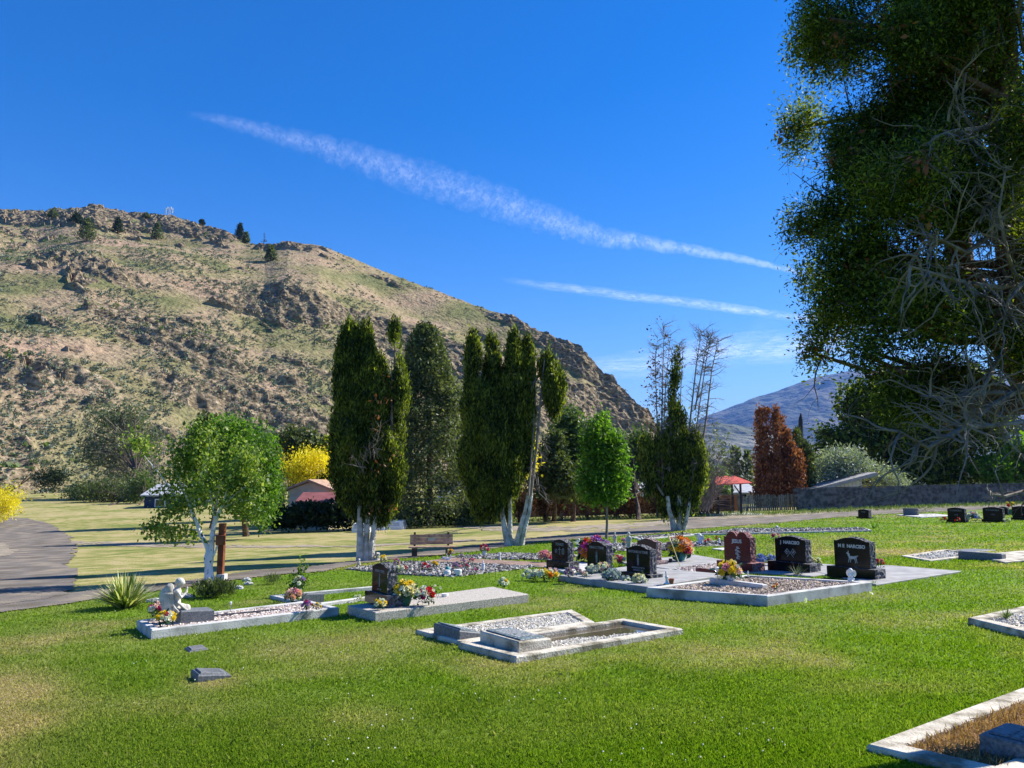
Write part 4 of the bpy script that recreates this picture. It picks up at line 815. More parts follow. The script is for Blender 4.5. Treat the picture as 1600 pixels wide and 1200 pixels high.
OCF = np.array([(0, 1, 4), (1, 2, 4), (2, 3, 4), (3, 0, 4), (1, 0, 5), (2, 1, 5), (3, 2, 5), (0, 3, 5)])
def stones(q, n, r, z, rs, mask=None):
    xs, ys = [v.x for v in q], [v.y for v in q]; P_ = np.zeros((0, 2))
    while len(P_) < n:
        x = rs.uniform(min(xs), max(xs), 4*n); y = rs.uniform(min(ys), max(ys), 4*n); k = inq(q, x, y)
        if mask is not None: k &= mask(x, y)
        P_ = np.vstack([P_, np.stack([x[k], y[k]], -1)])
        if not k.any(): break
    P_ = P_[:n]; k = len(P_); s = r*(.55+.9*rs.random(k))
    V = OCT[None]+.25*rs.normal(size=(k, 6, 3)); a = rs.random(k)*6.28; V[..., 2] *= .6
    x = V[..., 0]*np.cos(a)[:, None]-V[..., 1]*np.sin(a)[:, None]; y = V[..., 0]*np.sin(a)[:, None]+V[..., 1]*np.cos(a)[:, None]
    V = np.stack([x, y, V[..., 2]], -1)*s[:, None, None]; zz = z(P_[:, 0], P_[:, 1])+s*.1
    V += np.stack([P_[:, 0], P_[:, 1], zz], -1)[:, None]
    return V.reshape(-1, 3), (OCF[None]+6*np.arange(k)[:, None, None]).reshape(-1, 3)
def plot(name, label, cat, corners, h, t=.12, fill=None, curb='concrete', n=1500, r=.02, drop=.03, base=None, seed=0, group=None, stuff=True):
    q = quad(corners, h); i_ = inset(q, t) if fill else None; c = sum(q, Vector())/4; o = thing(name, label, cat, gz(c), group) if fill else None
    PLOTS.append(q); rs = np.random.default_rng(seed+5)
    bz = lambda v, e: float(H(v.x, v.y))+e
    mb = MB()
    if fill:
        rows = [[(v.x, v.y, bz(v, -.12)) for v in q], [(v.x, v.y, bz(v, h-.012)) for v in q]]
        q3 = inset(q, .012); rows.append([(v.x, v.y, bz(v, h)) for v in q3]); i3 = inset(i_, -.008); rows.append([(v.x, v.y, bz(v, h)) for v in i3]); rows.append([(v.x, v.y, bz(v, h-.01)) for v in i_]); rows.append([(v.x, v.y, bz(v, h-.2)) for v in i_])
        V = [p for r_ in rows for p in r_]; F = [(k*4+j, k*4+(j+1) % 4, (k+1)*4+(j+1) % 4, (k+1)*4+j) for k in range(5) for j in range(4)]
        mb.add(V, F); mb.build('curb', M[curb], o)
        mb = MB(); zf = lambda x, y: H(x, y)+h-drop
        mb.add([(v.x, v.y, bz(v, h-drop-.01)) for v in inset(i_, -.004)], [(0, 1, 2, 3)]); mb.build('bed', M[base or fill], o)
        if n:
            mb = MB(); V, F = stones(i_, n, r, zf, rs); mb.add(V, F); s = mb.build('gravel', M[fill], o); s['kind'] = 'stuff'
        return o, q
    q3 = inset(q, .012)
    V = [(v.x, v.y, bz(v, -.1)) for v in q]+[(v.x, v.y, bz(v, h-.01)) for v in q]+[(v.x, v.y, bz(v, h)) for v in q3]
    mb.add(V, [(k*4+j, k*4+(j+1) % 4, (k+1)*4+(j+1) % 4, (k+1)*4+j) for k in range(2) for j in range(4)]+[(8, 9, 10, 11)])
    o = mb.build(name, M[curb], loc=gz(c)); tag(o, label, cat, group); return o, q

def text_geo(s, size, bold=.0):
    cu = bpy.data.curves.new('t', 'FONT'); cu.body = s; cu.size = size; cu.align_x = 'CENTER'; cu.offset = bold; cu.resolution_u = 3
    ob = bpy.data.objects.new('t', cu); sc.collection.objects.link(ob); me = bpy.data.meshes.new_from_object(ob)
    V = [v.co[:] for v in me.vertices]; F = [tuple(p.vertices) for p in me.polygons]
    bpy.data.objects.remove(ob); bpy.data.curves.remove(cu); bpy.data.meshes.remove(me); return V, F
def disc(cx, cy, rx, ry, n=14, ir=0):
    if not ir: return [(cx+rx*math.cos(6.283*k/n), cy+ry*math.sin(6.283*k/n), 0) for k in range(n)], [tuple(range(n))]
    V = [(cx+rx*f*math.cos(6.283*k/n), cy+ry*f*math.sin(6.283*k/n), 0) for f in (1, ir) for k in range(n)]; return V, [(k, (k+1) % n, n+(k+1) % n, n+k) for k in range(n)]
def emblem(kind, s):
    out = []
    if kind == 'saint':
        out += [disc(0, .42*s, .07*s, .09*s), ([(-.05*s, .34*s, 0), (.05*s, .34*s, 0), (.14*s, .15*s, 0), (.10*s, -.45*s, 0), (-.10*s, -.45*s, 0), (-.14*s, .15*s, 0)], [(0, 5, 4, 3, 2, 1)]), disc(0, .42*s, .15*s, .17*s, ir=.85), ([(-.14*s, -.5*s, 0), (.14*s, -.5*s, 0), (.14*s, -.46*s, 0), (-.14*s, -.46*s, 0)], [(0, 1, 2, 3)])]
    if kind == 'trio':
        for k in range(6): a = k*1.047; out.append(disc(-.5*s+.13*s*math.cos(a), .13*s*math.sin(a), .07*s, .07*s, 8))
        out += [disc(.5*s, 0, .2*s, .3*s, 18, ir=.62), disc(.5*s, 0, .07*s, .14*s), ([(-.05*s, -.35*s, 0), (.05*s, -.35*s, 0), (.05*s, .36*s, 0), (-.05*s, .36*s, 0)], [(0, 1, 2, 3)]), ([(-.18*s, .1*s, 0), (-.06*s, .1*s, 0), (-.06*s, .2*s, 0), (-.18*s, .2*s, 0)], [(0, 1, 2, 3)]), ([(.06*s, .1*s, 0), (.18*s, .1*s, 0), (.18*s, .2*s, 0), (.06*s, .2*s, 0)], [(0, 1, 2, 3)])]
    if kind == 'roses':
        for k, (x, y, r) in enumerate([(.05, .42, .14), (-.08, .2, .13), (.12, .12, .12), (-.04, -.08, .14), (.1, -.28, .13), (0, -.46, .12)]): out += [disc(x*s, y*s, r*s, r*s*.8, 7, ir=.5), disc(x*s, y*s, r*s*.25, r*s*.25, 6), disc((x+.17)*s, (y-.05)*s, .1*s, .035*s, 6)]
    if kind == 'flags':
        for sx in (-1, 1):
            def tr(x, y): a = .72*sx; return ((x*math.cos(a)+y*math.sin(a)), (-x*math.sin(a)+y*math.cos(a)), 0)
            out += [([tr(-.015*s, -.55*s), tr(.015*s, -.55*s), tr(.015*s, .55*s), tr(-.015*s, .55*s)], [(0, 1, 2, 3)]),
                    ([tr(sx*.03*s, .52*s), tr(sx*.42*s, .48*s), tr(sx*.42*s, .44*s), tr(sx*.03*s, .48*s)], [(0, 1, 2, 3)]), ([tr(sx*.03*s, .2*s), tr(sx*.42*s, .16*s), tr(sx*.42*s, .12*s), tr(sx*.03*s, .16*s)], [(0, 1, 2, 3)]), ([tr(sx*.39*s, .47*s), tr(sx*.42*s, .47*s), tr(sx*.42*s, .14*s), tr(sx*.39*s, .14*s)], [(0, 1, 2, 3)])]
            x, y, _ = tr(sx*.22*s, .32*s); out.append(disc(x, y, .08*s, .08*s, 10, ir=.4))
    if kind == 'beast':
        out += [disc(0, 0, .3*s, .12*s), disc(-.27*s, .2*s, .1*s, .14*s), disc(-.36*s, .33*s, .12*s, .06*s), disc(.3*s, .05*s, .12*s, .1*s)]
        for x0, x1 in ((-.25, -.35), (-.12, -.18), (.2, .28), (.32, .42)): out.append(([(x0*s, -.05*s, 0), ((x0+.07)*s, -.05*s, 0), ((x1+.04)*s, -.42*s, 0), (x1*s, -.42*s, 0)], [(0, 1, 2, 3)]))
        out += [disc(.45*s, .15*s, .1*s, .03*s), disc(-.3*s, .45*s, .03*s, .1*s)]
    return out
def outline(style, w, h):
    pts = []; N_ = 22
    for i in range(N_+1):
        u = w/2-w*i/N_; a = abs(u)/(w/2)
        if style == 'arch': z = h*(.885+.115*math.cos(min(1, a/.82)*math.pi/2)**.9) if a < .82 else h*.885
        elif style == 'heart': z = h*(.80+.20*math.sqrt(max(0, 1-((a-.40)/.41)**2))) if a < .8 else h*.83
        elif style == 'slope': z = h*(.9+.1*math.cos(a*math.pi/2))
        else: z = h
        pts.append((u, z))
    return [(-w/2, 0)]+pts[::-1][0:0]+[(w/2, 0)]+pts
def slab_rough(o3, A_, U, w, t, outl, mats, parent, name, rough=.012, seed=0):
    """o3: world point at the bottom centre of the front face; outl in (u, z), u to the viewer's right"""
    rs = np.random.default_rng(seed); Z = Vector((0, 0, 1)); mb = MB(); n = len(outl); k = 7
    dense = []
    for i in range(n):
        a, b = outl[i], outl[(i+1) % n]; L = math.hypot(b[0]-a[0], b[1]-a[1]); m = max(1, int(L/.035))
        for q in range(m): dense.append((a[0]+(b[0]-a[0])*q/m, a[1]+(b[1]-a[1])*q/m))
    n = len(dense); rows = []; cx = sum(p[0] for p in dense)/n; cz = sum(p[1] for p in dense)/n
    for j in range(k):
        f = j/(k-1); r_ = []
        for i, (u, z) in enumerate(dense):
            e = 0 if j in (0, k-1) or z < .01 else rough*(rs.normal()*.7+.3); dx, dz = u-cx, z-cz; L = math.hypot(dx, dz)
            if abs(dx)/w > .46: dx, dz, L = (1 if dx > 0 else -1), 0, 1
            r_.append(o3+U*(u+dx/L*e)+Z*(z+dz/L*e)+A_*(t*f+(0 if j in (0, k-1) else rs.normal()*.004)))
        rows += r_
    mb.add(rows, [(j*n+i, (j+1)*n+i, (j+1)*n+(i+1) % n, j*n+(i+1) % n) for j in range(k-1) for i in range(n)], 1)
    mb.add(rows[:n], [tuple(range(n))], 0); mb.add(rows[-n:], [tuple(range(n))[::-1]], 0)
    return mb.build(name, [M[mats[0]], M[mats[1]]], parent)
def headstone(label, px, py, wb, tb, hb, w, t, h, style='arch', mats=('black_polish', 'black_rough'), lines=(), emb=None, up=0, seed=0, group='upright headstones', et='etch'):
    N_ = G(px, py, up); z0 = N_.z+up; U = -B; c = N_+B*(wb/2)+A*(tb/2); c.z = z0
    o = thing('headstone', label, 'headstone', c, group)
    slab_rough(N_+B*(wb/2)+Vector((0, 0, up)), A, U, wb, tb, [(-wb/2, 0), (wb/2, 0), (wb/2, hb), (-wb/2, hb)], mats, o, 'base', .012, seed)
    f = N_+B*(wb/2)+A*((tb-t)/2); f.z = z0+hb
    tb_ = slab_rough(f, A, U, w, t, outline(style, w, h), mats, o, 'tablet', .012, seed+1)
    def stamp(geos, u, v, nm):
        mb = MB()
        for V, F in geos: mb.add([f+U*(p[0]+u)+Vector((0, 0, p[1]+v))-A*.0025 for p in V], F)
        if mb.V: mb.build(nm, M[et], tb_)
    for (s, size, v) in lines: stamp([text_geo(s, size*h, .004)], 0, v*h, 'inscription')
    if emb: stamp(emblem(emb[0], emb[1]*h), 0, emb[2]*h, 'emblem')
    return o
H_ = .12
plot('grave_plot', 'narrow concrete framed plot of pink gravel with the kneeling angel', 'grave plot', [(237, 984), (530, 949), (484, 938), (214, 969)], H_, .10, 'pink_stone', n=2600, r=.02, seed=1)
plot('grave_plot', 'half hidden concrete frame behind the angel plot, grass inside', 'grave plot', [(484, 945), (652, 922), (600, 914), (421, 930)], .06, .10, 'lawn', curb='concrete', n=0, drop=.055, seed=2); PLOTS.pop()
o, q = plot('grave_slab', 'long grey pebbled slab carrying the lone tall black headstone', 'grave slab', [(586.6, 957), (826, 928), (770, 916.5), (543, 946)], .13, curb='aggregate')
plot('grave_plot', 'big gravel plot with a concrete frame before the two black headstones', 'grave plot', [(1199, 931), (1362, 909), (1166, 898), (1010, 918)], .15, .11, 'river_stone', n=4200, r=.024, seed=3, drop=.035)
plot('grave_slab', 'wedge of pale grey slab right of the widest black headstone', 'grave slab', [(1369, 913), (1502, 892), (1384, 882.5), (1272, 893)], .035, curb='smooth_grey')
plot('grave_slab', 'grey slab under the red heart headstone and its black neighbour', 'grave slab', [(1268, 900), (1370, 886), (1225, 877), (1100, 889)], .03, curb='smooth_grey')
plot('grave_slab', 'dark fronted grey slab under the two black headstones with flowers', 'grave slab', [(1012, 917), (1135, 897), (985, 884), (873, 899)], .11, curb='smooth_grey')
plot('grave_slab', 'light grey slab under the pinkish headstone and the teal pot', 'grave slab', [(1046, 889), (1140, 876), (1085, 866.5), (965, 878)], .06, curb='smooth_grey')
plot('grave_slab', 'small pale ledge in front of the headstone with three emblems', 'grave slab', [(889, 895), (945, 884), (900, 876), (850, 884)], .05, curb='concrete')
plot('grave_plot', 'pale gravel strip between the grey slab and the red heart headstone', 'grave plot', [(1085, 898), (1160, 888), (1120, 879.5), (1048, 887)], .05, .06, 'pink_stone', n=1100, r=.025, seed=4, drop=.005)
# foreground pair of old plots
o, q = plot('grave_plot', 'cracked cream framed plot of white marble chips, rear of the foreground pair', 'grave plot', [(722, 1003), (930, 971.5), (894, 952), (649, 984)], .05, .13, 'white_chips', curb='cream', n=2600, r=.016, seed=5, drop=.025)
o2, q2 = plot('grave_plot', 'cream framed plot with brown puddle and white chips, front of the pair', 'grave plot', [(807, 1026), (1067, 982), (974, 966), (716, 1003.5)], .07, .13, 'mud', curb='cream', n=0, drop=.05, seed=6)
i2 = inset(q2, .13); rs = np.random.default_rng(3)
e0 = Vector((i2[0].x, i2[0].y)); e1 = Vector((i2[1].x, i2[1].y)); ed = (e1-e0).normalized(); en = Vector((-ed.y, ed.x))
mk = lambda x, y: ((x-e0.x)*en.x+(y-e0.y)*en.y) < .24+.16*np.sin(((x-e0.x)*ed.x+(y-e0.y)*ed.y)*2.2)+.15*(vn(x*4, y*4, seed=3)-.5)
mb = MB(); V, F = stones(i2, 1700, .018, lambda x, y: H(x, y)+.03, rs, mk); mb.add(V, F); s_ = mb.build('gravel', M['white_chips'], o2); s_['kind'] = 'stuff'
mb = MB(); mb.add([(v.x, v.y, float(H(v.x, v.y))+.028) for v in inset(i2, -.003)], [(0, 1, 2, 3)]); mb.build('puddle', M['water'], o2)
def pillow(label, near, A_len, B_len, h0, h1, m, up=0, plate=None, seed=0, frame=None):
    """flat bevel marker: near corner pixel (on the surface), size along A and B; h0 at the -A side, h1 at the +A side"""
    N_ = G(near[0], near[1], up); z = N_.z+up; a = frame[0] if frame else A; b = frame[1] if frame else B
    c = [N_, N_+a*A_len, N_+a*A_len+b*B_len, N_+b*B_len]; hh = [h0, h1, h1, h0]
    ctr = sum(c, Vector())/4; ctr.z = z; o = thing('grave_marker', label, 'grave marker', ctr, 'low grave markers'); mb = MB()
    e = .012; ins = inset(c, e)
    V = [(v.x, v.y, z-.08) for v in c]+[(v.x, v.y, z+hh[i]-e) for i, v in enumerate(c)]+[(v.x, v.y, z+hh[i]) for i, v in enumerate(ins)]
    mb.add(V, [(k*4+j, k*4+(j+1) % 4, (k+1)*4+(j+1) % 4, (k+1)*4+j) for k in range(2) for j in range(4)]+[(8, 9, 10, 11)]); mb.build('block', M[m], o)
    if plate:
        i_ = inset(c, min(A_len, B_len)*.1); mb = MB(); k = inset(i_, .01)
        V = [(v.x, v.y, z+hh[i]+.001+.002) for i, v in enumerate(i_)]+[(v.x, v.y, z+hh[i]+.014) for i, v in enumerate(k)]
        mb.add(V, [(j, (j+1) % 4, 4+(j+1) % 4, 4+j) for j in range(4)]+[(4, 5, 6, 7)]); pl = mb.build('plaque', M[plate], o)
        rs = np.random.default_rng(seed); mb = MB(); rows = 6
        for r_ in range(rows):
            fa = .2+.6*r_/(rows-1); u = .14
            while u < .82:
                L = .05+.09*rs.random()
                if rs.random() < .85:
                    def pt(x, y): v = i_[0].lerp(i_[1], y).lerp(i_[3].lerp(i_[2], y), 1-x); return (v.x, v.y, z+h0+(h1-h0)*(.1+.8*y)+.0175)
                    mb.add([pt(u, fa), pt(u+L*.8, fa), pt(u+L*.8, fa+.05), pt(u, fa+.05)], [(0, 1, 2, 3)])
                u += L
        mb.build('inscription', M['etch_dim' if plate != 'bronze' else 'etch'], pl)
    return o
pillow('dark slanted marker with bronze plaque on the white chip plot', (718, 1007), .32, .58, .15, .09, 'grey_granite', up=.0, plate='bronze', seed=1)
pillow('bronze plaque on a raised cream pedestal at the puddle plot', (811, 1019), .42, .72, .10, .09, 'cream', up=.06, plate='bronze', seed=2)
pillow('lone slanted grey granite marker in the left foreground grass', (309, 1067), .30, .27, .07, .035, 'grey_granite', plate='grey_granite', seed=3)
pillow('flush dark plaque of four tiles behind the lone slanted marker', (296, 1020), .21, .24, .018, .018, 'grey_granite', plate='etch_dim', seed=4)
pillow('grey granite block marker in the half hidden frame', (474, 940), .35, .16, .12, .10, 'grey_granite', up=.05, seed=5)
pillow('dark stone block at the foot end of the kneeling angel', (282, 975), .42, .30, .16, .14, 'grey_granite', up=.1, seed=6)
pillow('dark red low marker left of the red heart headstone', (1118, 897), .12, .5, .07, .07, 'red_polish', up=.04, seed=7)
pillow('low concrete bar lying inside the big gravel plot', (1192, 921), .12, 1.05, .07, .07, 'concrete', up=.11, seed=8, frame=(A, B))
pillow('dark steel edged marker sunk in the pink gravel of the angel plot', (335, 966), .95, .12, .03, .03, 'dark_metal', up=.08, seed=9)
# bottom right plot
o, q = plot('grave_plot', 'pale framed plot of dry straw grass cut by the lower right photo corner', 'grave plot', [(1580, 1216), (1826, 1113), (1625, 1063.5), (1354, 1162.5)], .05, .15, 'straw', curb='cream', n=0, drop=.03, seed=10)
i_ = inset(q, .15); rs = np.random.default_rng(6); n_ = 26000; x = rs.uniform(min(v.x for v in i_), max(v.x for v in i_), n_); y = rs.uniform(min(v.y for v in i_), max(v.y for v in i_), n_); k = inq(i_, x, y); x, y = x[k], y[k]
V, F = leaves(np.stack([x, y, H(x, y)+.02], -1), .045, rs, (.1, 0, .35), .12); mb = MB(); mb.add(V, F); s_ = mb.build('dry_grass', M['straw'], o); s_['kind'] = 'stuff'
pillow('grey granite block marker on the straw plot in the lower right corner', (1532, 1178), .55, .36, .12, .12, 'grey_granite', up=.02, plate='grey_granite', seed=11, frame=(-B, A))
plot('grave_plot', 'cream framed plot cut by the right photo edge, weeds and white chips inside', 'grave plot', [(1625, 992), (1760, 955), (1640, 938), (1512, 965)], .08, .14, 'white_chips', curb='cream', n=900, r=.018, seed=12)
plot('grave_plot', 'white chip plot in a cream frame right of the widest headstone', 'grave plot', [(1452, 875.5), (1546, 865), (1476, 858), (1408, 868)], .04, .16, 'white_chips', curb='cream', n=700, r=.03, seed=13)
plot('grave_slab', 'blue grey flush slab behind the white chip plot', 'grave slab', [(1520, 862), (1556, 859), (1520, 857), (1490, 859)], .02, curb='grey_granite')
plot('grave_slab', 'weathered cream slab at the right photo edge behind the dark block', 'grave slab', [(1570, 878), (1680, 868), (1610, 859), (1520, 867)], .05, curb='cream')
pillow('long dark block marker before the weathered cream slab', (1566, 877.5), .2, .9, .16, .16, 'grey_granite', seed=14)
plot('grave_slab', 'thin pale slab in the grass behind the red heart headstone', 'grave slab', [(1128, 859), (1145, 857), (1130, 855.5), (1112, 857)], .04, curb='concrete')
# memorial beds
def bed(name, label, poly, m, n, r, seed, up=.02, base='grey_stone'):
    q = [G(*p) for p in poly]; PLOTS.append(q); c = gz(sum(q, Vector())/len(q)); o = thing(name, label, 'gravel bed', c); mb = MB(); e = len(q)
    V = [(v.x, v.y, float(H(v.x, v.y))+.0) for v in q]+[(v.x, v.y, float(H(v.x, v.y))+up+.01) for v in inset(q, .03)]
    mb.add(V, [(j, (j+1) % e, e+(j+1) % e, e+j) for j in range(e)]+[tuple(range(e, 2*e))]); mb.build('bed', M[base], o)
    if n: mb = MB(); V, F = stones(q, n, r, lambda x, y: H(x, y)+up, np.random.default_rng(seed)); mb.add(V, F); s = mb.build('gravel', M[m], o); s['kind'] = 'stuff'
    return o
bed('gravel_bed', 'long grey and white stone bed nearest the bench, full of small flowers', [(540, 890), (635, 899), (707, 902), (845, 886.5), (640, 878.5)], 'grey_stone', 4600, .042, 41)
bed('gravel_bed', 'second grey stone bed beyond the reddish path', [(690, 873), (860, 876), (905, 870), (790, 865.5)], 'grey_stone', 3200, .046, 42)
bed('gravel_bed', 'stone bed crowded with ornaments behind the black headstones', [(885, 862), (1040, 861), (1085, 850), (940, 851)], 'grey_stone', 1800, .06, 43)
bed('gravel_bed', 'stone bed with white ornaments left of the red heart headstone', [(1060, 856), (1180, 852), (1165, 846), (1050, 849)], 'grey_stone', 900, .06, 44)
plot('grave_slab', 'reddish paved path between the two stone beds', 'path', [(660, 877.5), (850, 886), (880, 880), (700, 871)], .03, curb='brick_path')
plot('gravel_border', 'long low white curbed gravel border along the drive', 'gravel border', [(1080, 834), (1362, 828), (1352, 824.5), (1152, 825.5)], .07, .12, 'grey_stone', n=2600, r=.06, seed=45, drop=.02)
plot('gravel_border', 'narrow white curbed gravel border between the drive and the ornaments', 'gravel border', [(1000, 842), (1085, 835), (1075, 832), (985, 838.5)], .06, .12, 'grey_stone', n=500, r=.06, seed=46, drop=.02)

W = lambda s, z=.13, v=.74: (s, z, v)
headstone('lone tall black headstone on the long pebbled slab', 605, 950, .74, .27, .16, .5, .16, .42, lines=[('MARIA C TOME', .10, .70), ('1931    2008', .06, .10)], emb=('saint', .42, .42), up=.13, seed=1, et='etch_dim')
headstone('black headstone reading TORRES with three emblems in a row', 889, 893, .80, .3, .19, .57, .17, .47, lines=[('TORRES', .17, .72)], emb=('trio', .52, .46), seed=2, et='etch_dim')
headstone('black headstone with a saint figure, middle of the three tall ones', 948, 905, .72, .3, .10, .58, .17, .60, lines=[('NINA C TOME', .11, .77), ('1939 NOVEMBER 24', .055, .20), ('2009 JANUARY 30', .055, .12)], emb=('saint', .36, .49), up=.0, seed=3, et='etch_dim')
headstone('nearest black headstone with saint figure, right of the flower row', 1017, 914, .78, .32, .17, .61, .17, .50, lines=[('ANTONIO B TOME', .12, .73), ('DECEMBER 14 1927 TO', .065, .17), ('OCTOBER 29 2003', .065, .08)], emb=('saint', .38, .47), up=.0, seed=4, et='etch_dim')
headstone('small pinkish brown headstone behind the black ones', 1027, 887, .8, .34, .14, .6, .17, .47, mats=('pink_polish', 'pink_rough'), up=.0, seed=5)
headstone('dark red heart topped headstone reading JESUS', 1176, 896, .9, .4, .19, .66, .18, .60, 'heart', ('red_polish', 'red_rough'), [('JESUS', .17, .63)], ('roses', .40, .30), seed=6)
headstone('black headstone reading J NARCISO with crossed flags', 1266, 897.5, .97, .36, .19, .70, .19, .51, lines=[('J  NARCISO', .17, .70)], emb=('flags', .40, .36), seed=7)
headstone('widest black headstone, reading M E NARCISO above a four legged animal', 1368, 909, .93, .35, .20, .69, .19, .53, lines=[('M E  NARCISO', .155, .66)], emb=('beast', .42, .33), up=.0, seed=8)
headstone('far dark headstone reading CANCELA with two small emblems', 1509, 816.8, .86, .3, .12, .76, .2, .56, 'slope', lines=[('S CANCELA', .18, .70)], emb=('trio', .2, .4), seed=9, group='headstones near the stone wall', et='etch_dim')
headstone('far dark headstone right of the Cancela one, white flowers beside it', 1569, 816.5, .95, .3, .12, .84, .2, .56, 'slope', lines=[('M S CANCELA', .16, .70)], emb=('trio', .2, .4), seed=10, group='headstones near the stone wall', et='etch_dim')
headstone('far headstone partly hidden behind the second Cancela one', 1576, 805, .6, .25, .06, .5, .2, .42, 'slope', seed=11, group='headstones near the stone wall')
headstone('black headstone cut by the right photo edge near the wall', 1612, 813, .9, .3, .10, .8, .2, .56, 'slope', seed=12, group='headstones near the stone wall')
headstone('small dark headstone standing alone near the left end of the stone wall', 1360, 810.5, .85, .35, .08, .64, .3, .44, 'slope', lines=[('TOME', .2, .6)], seed=13, group='headstones near the stone wall', et='etch_dim')
headstone('plain dark slanting headstone on a pale slab left of Cancela', 1433, 806.5, .9, .35, .05, .85, .2, .40, 'flat', mats=('grey_granite', 'black_rough'), seed=14, group='headstones near the stone wall')
plot('grave_slab', 'pale slab beneath the plain slanting headstone near the wall', 'grave slab', [(1440, 808), (1492, 805.5), (1460, 802.5), (1400, 804)], .05, curb='concrete')

# ---------------------------------------------------------------- flowers
def blossom_mesh(c):
    rs = np.random.default_rng(hash(c) % 1000 if False else sum(map(ord, c))); V = []; F = []
    for ring, (el, n, L, wd) in enumerate([(.15, 8, 1.0, .62), (.65, 7, .85, .55), (1.1, 5, .6, .5), (-.4, 7, .85, .6)]):
        for k in range(n):
            a = 6.283*(k+ring*.5)/n+rs.normal()*.1; e = el+rs.normal()*.12; d = Vector((math.cos(a)*math.cos(e), math.sin(a)*math.cos(e), math.sin(e))); s = Vector((-math.sin(a), math.cos(a), 0)); u = d.cross(s)*-1
            b = len(V); V += [d*.05, d*L*.6+s*wd*.5+u*.08, d*L+u*-.08, d*L*.6-s*wd*.5+u*.08, d*L*.55-u*.10]; F += [(b, b+1, b+4), (b+1, b+2, b+4), (b+2, b+3, b+4), (b+3, b, b+4)]
    me = bpy.data.meshes.new('blossom'); me.from_pydata([v[:] for v in V], [], F); me.materials.append(M['petal_'+c]); return me
BL = {}
def bouquet(label, px, py, w_, h_, cols, n=8, pot=None, up=0, seed=0, name='flower_bouquet', cat='flowers', size=.19, stem=.25, group='flowers on the graves', lean=0):
    """py: pixel row of its foot; w_, h_: width and height in photo pixels"""
    b = G(px, py, up); b.z += up; s = b.y/1200; w, h = w_*s, h_*s; rs = np.random.default_rng(seed+int(px)*3); o = thing(name, label, cat, b, group)
    r = max(.018, min(w, h*1.3)*size); cz = h-r*.5-min(h*.38, w*.38); dome_z = min(h*.4, w*.42); got = []
    for k in range(n):
        for _ in range(30):
            a = rs.random()*6.28; e = math.asin(rs.uniform(-.15, 1)); d = Vector((math.cos(a)*math.cos(e)*(w/2-r*.6)+lean*w, math.sin(a)*math.cos(e)*(w/2-r*.6)*.9, cz+math.sin(e)*dome_z))
            if all((d-g).length > r*1.1 for g in got): break
        got.append(d); c = cols[k % len(cols)]
        if c not in BL: BL[c] = blossom_mesh(c)
        f = bpy.data.objects.new('blossom', BL[c]); sc.collection.objects.link(f); f.parent = o; f.location = d; q = r*(.85+.35*rs.random()); f.scale = (q, q, q)
        nd = Vector((d.x, d.y-.3*w, d.z-cz+r)).normalized(); f.rotation_mode = 'QUATERNION'; f.rotation_quaternion = nd.to_track_quat('Z', 'Y')
    mb = MB(); C = np.array([b+Vector((g.x*.8, g.y*.8, g.z-r*.5))+Vector(rs.normal(size=3)*r*.6) for g in got for _ in range(7)]); C[:, 2] = np.maximum(C[:, 2], b.z+.01)
    V, F = leaves(C, r*1.1, rs, (0, 0, -.2), .45); mb.add(V, F)
    for g in got: mb.tube([b+Vector((0, 0, h*.12)), b+g*.9+Vector((0, 0, -r))], [.003, .003], 4, cap=False)
    mb.build('foliage', M['foliage_plastic'], o)
    if pot:
        mb = MB(); ph = h*(.42 if pot != 'white_low' else .25); pr = w*.2; m = {'teal': 'teal', 'green': 'green_pot', 'white': 'white', 'white_low': 'white', 'terra': 'terracotta'}[pot]
        k = 14; prof = [(0, .7), (.1, .8), (.55, 1.15), (.9, .95), (1, 1.05), (1, .9), (.6, .85)]; V = []; F = []
        for z, q in prof: V += [b+Vector((pr*q*math.cos(6.283*i/k), pr*q*math.sin(6.283*i/k), ph*z)) for i in range(k)]
        for j in range(len(prof)-1): F += [(j*k+i, j*k+(i+1) % k, (j+1)*k+(i+1) % k, (j+1)*k+i) for i in range(k)]
        F.append(tuple(range(k))[::-1]); mb.add(V, F); mb.build('pot', M[m], o, smooth=True)
    return o
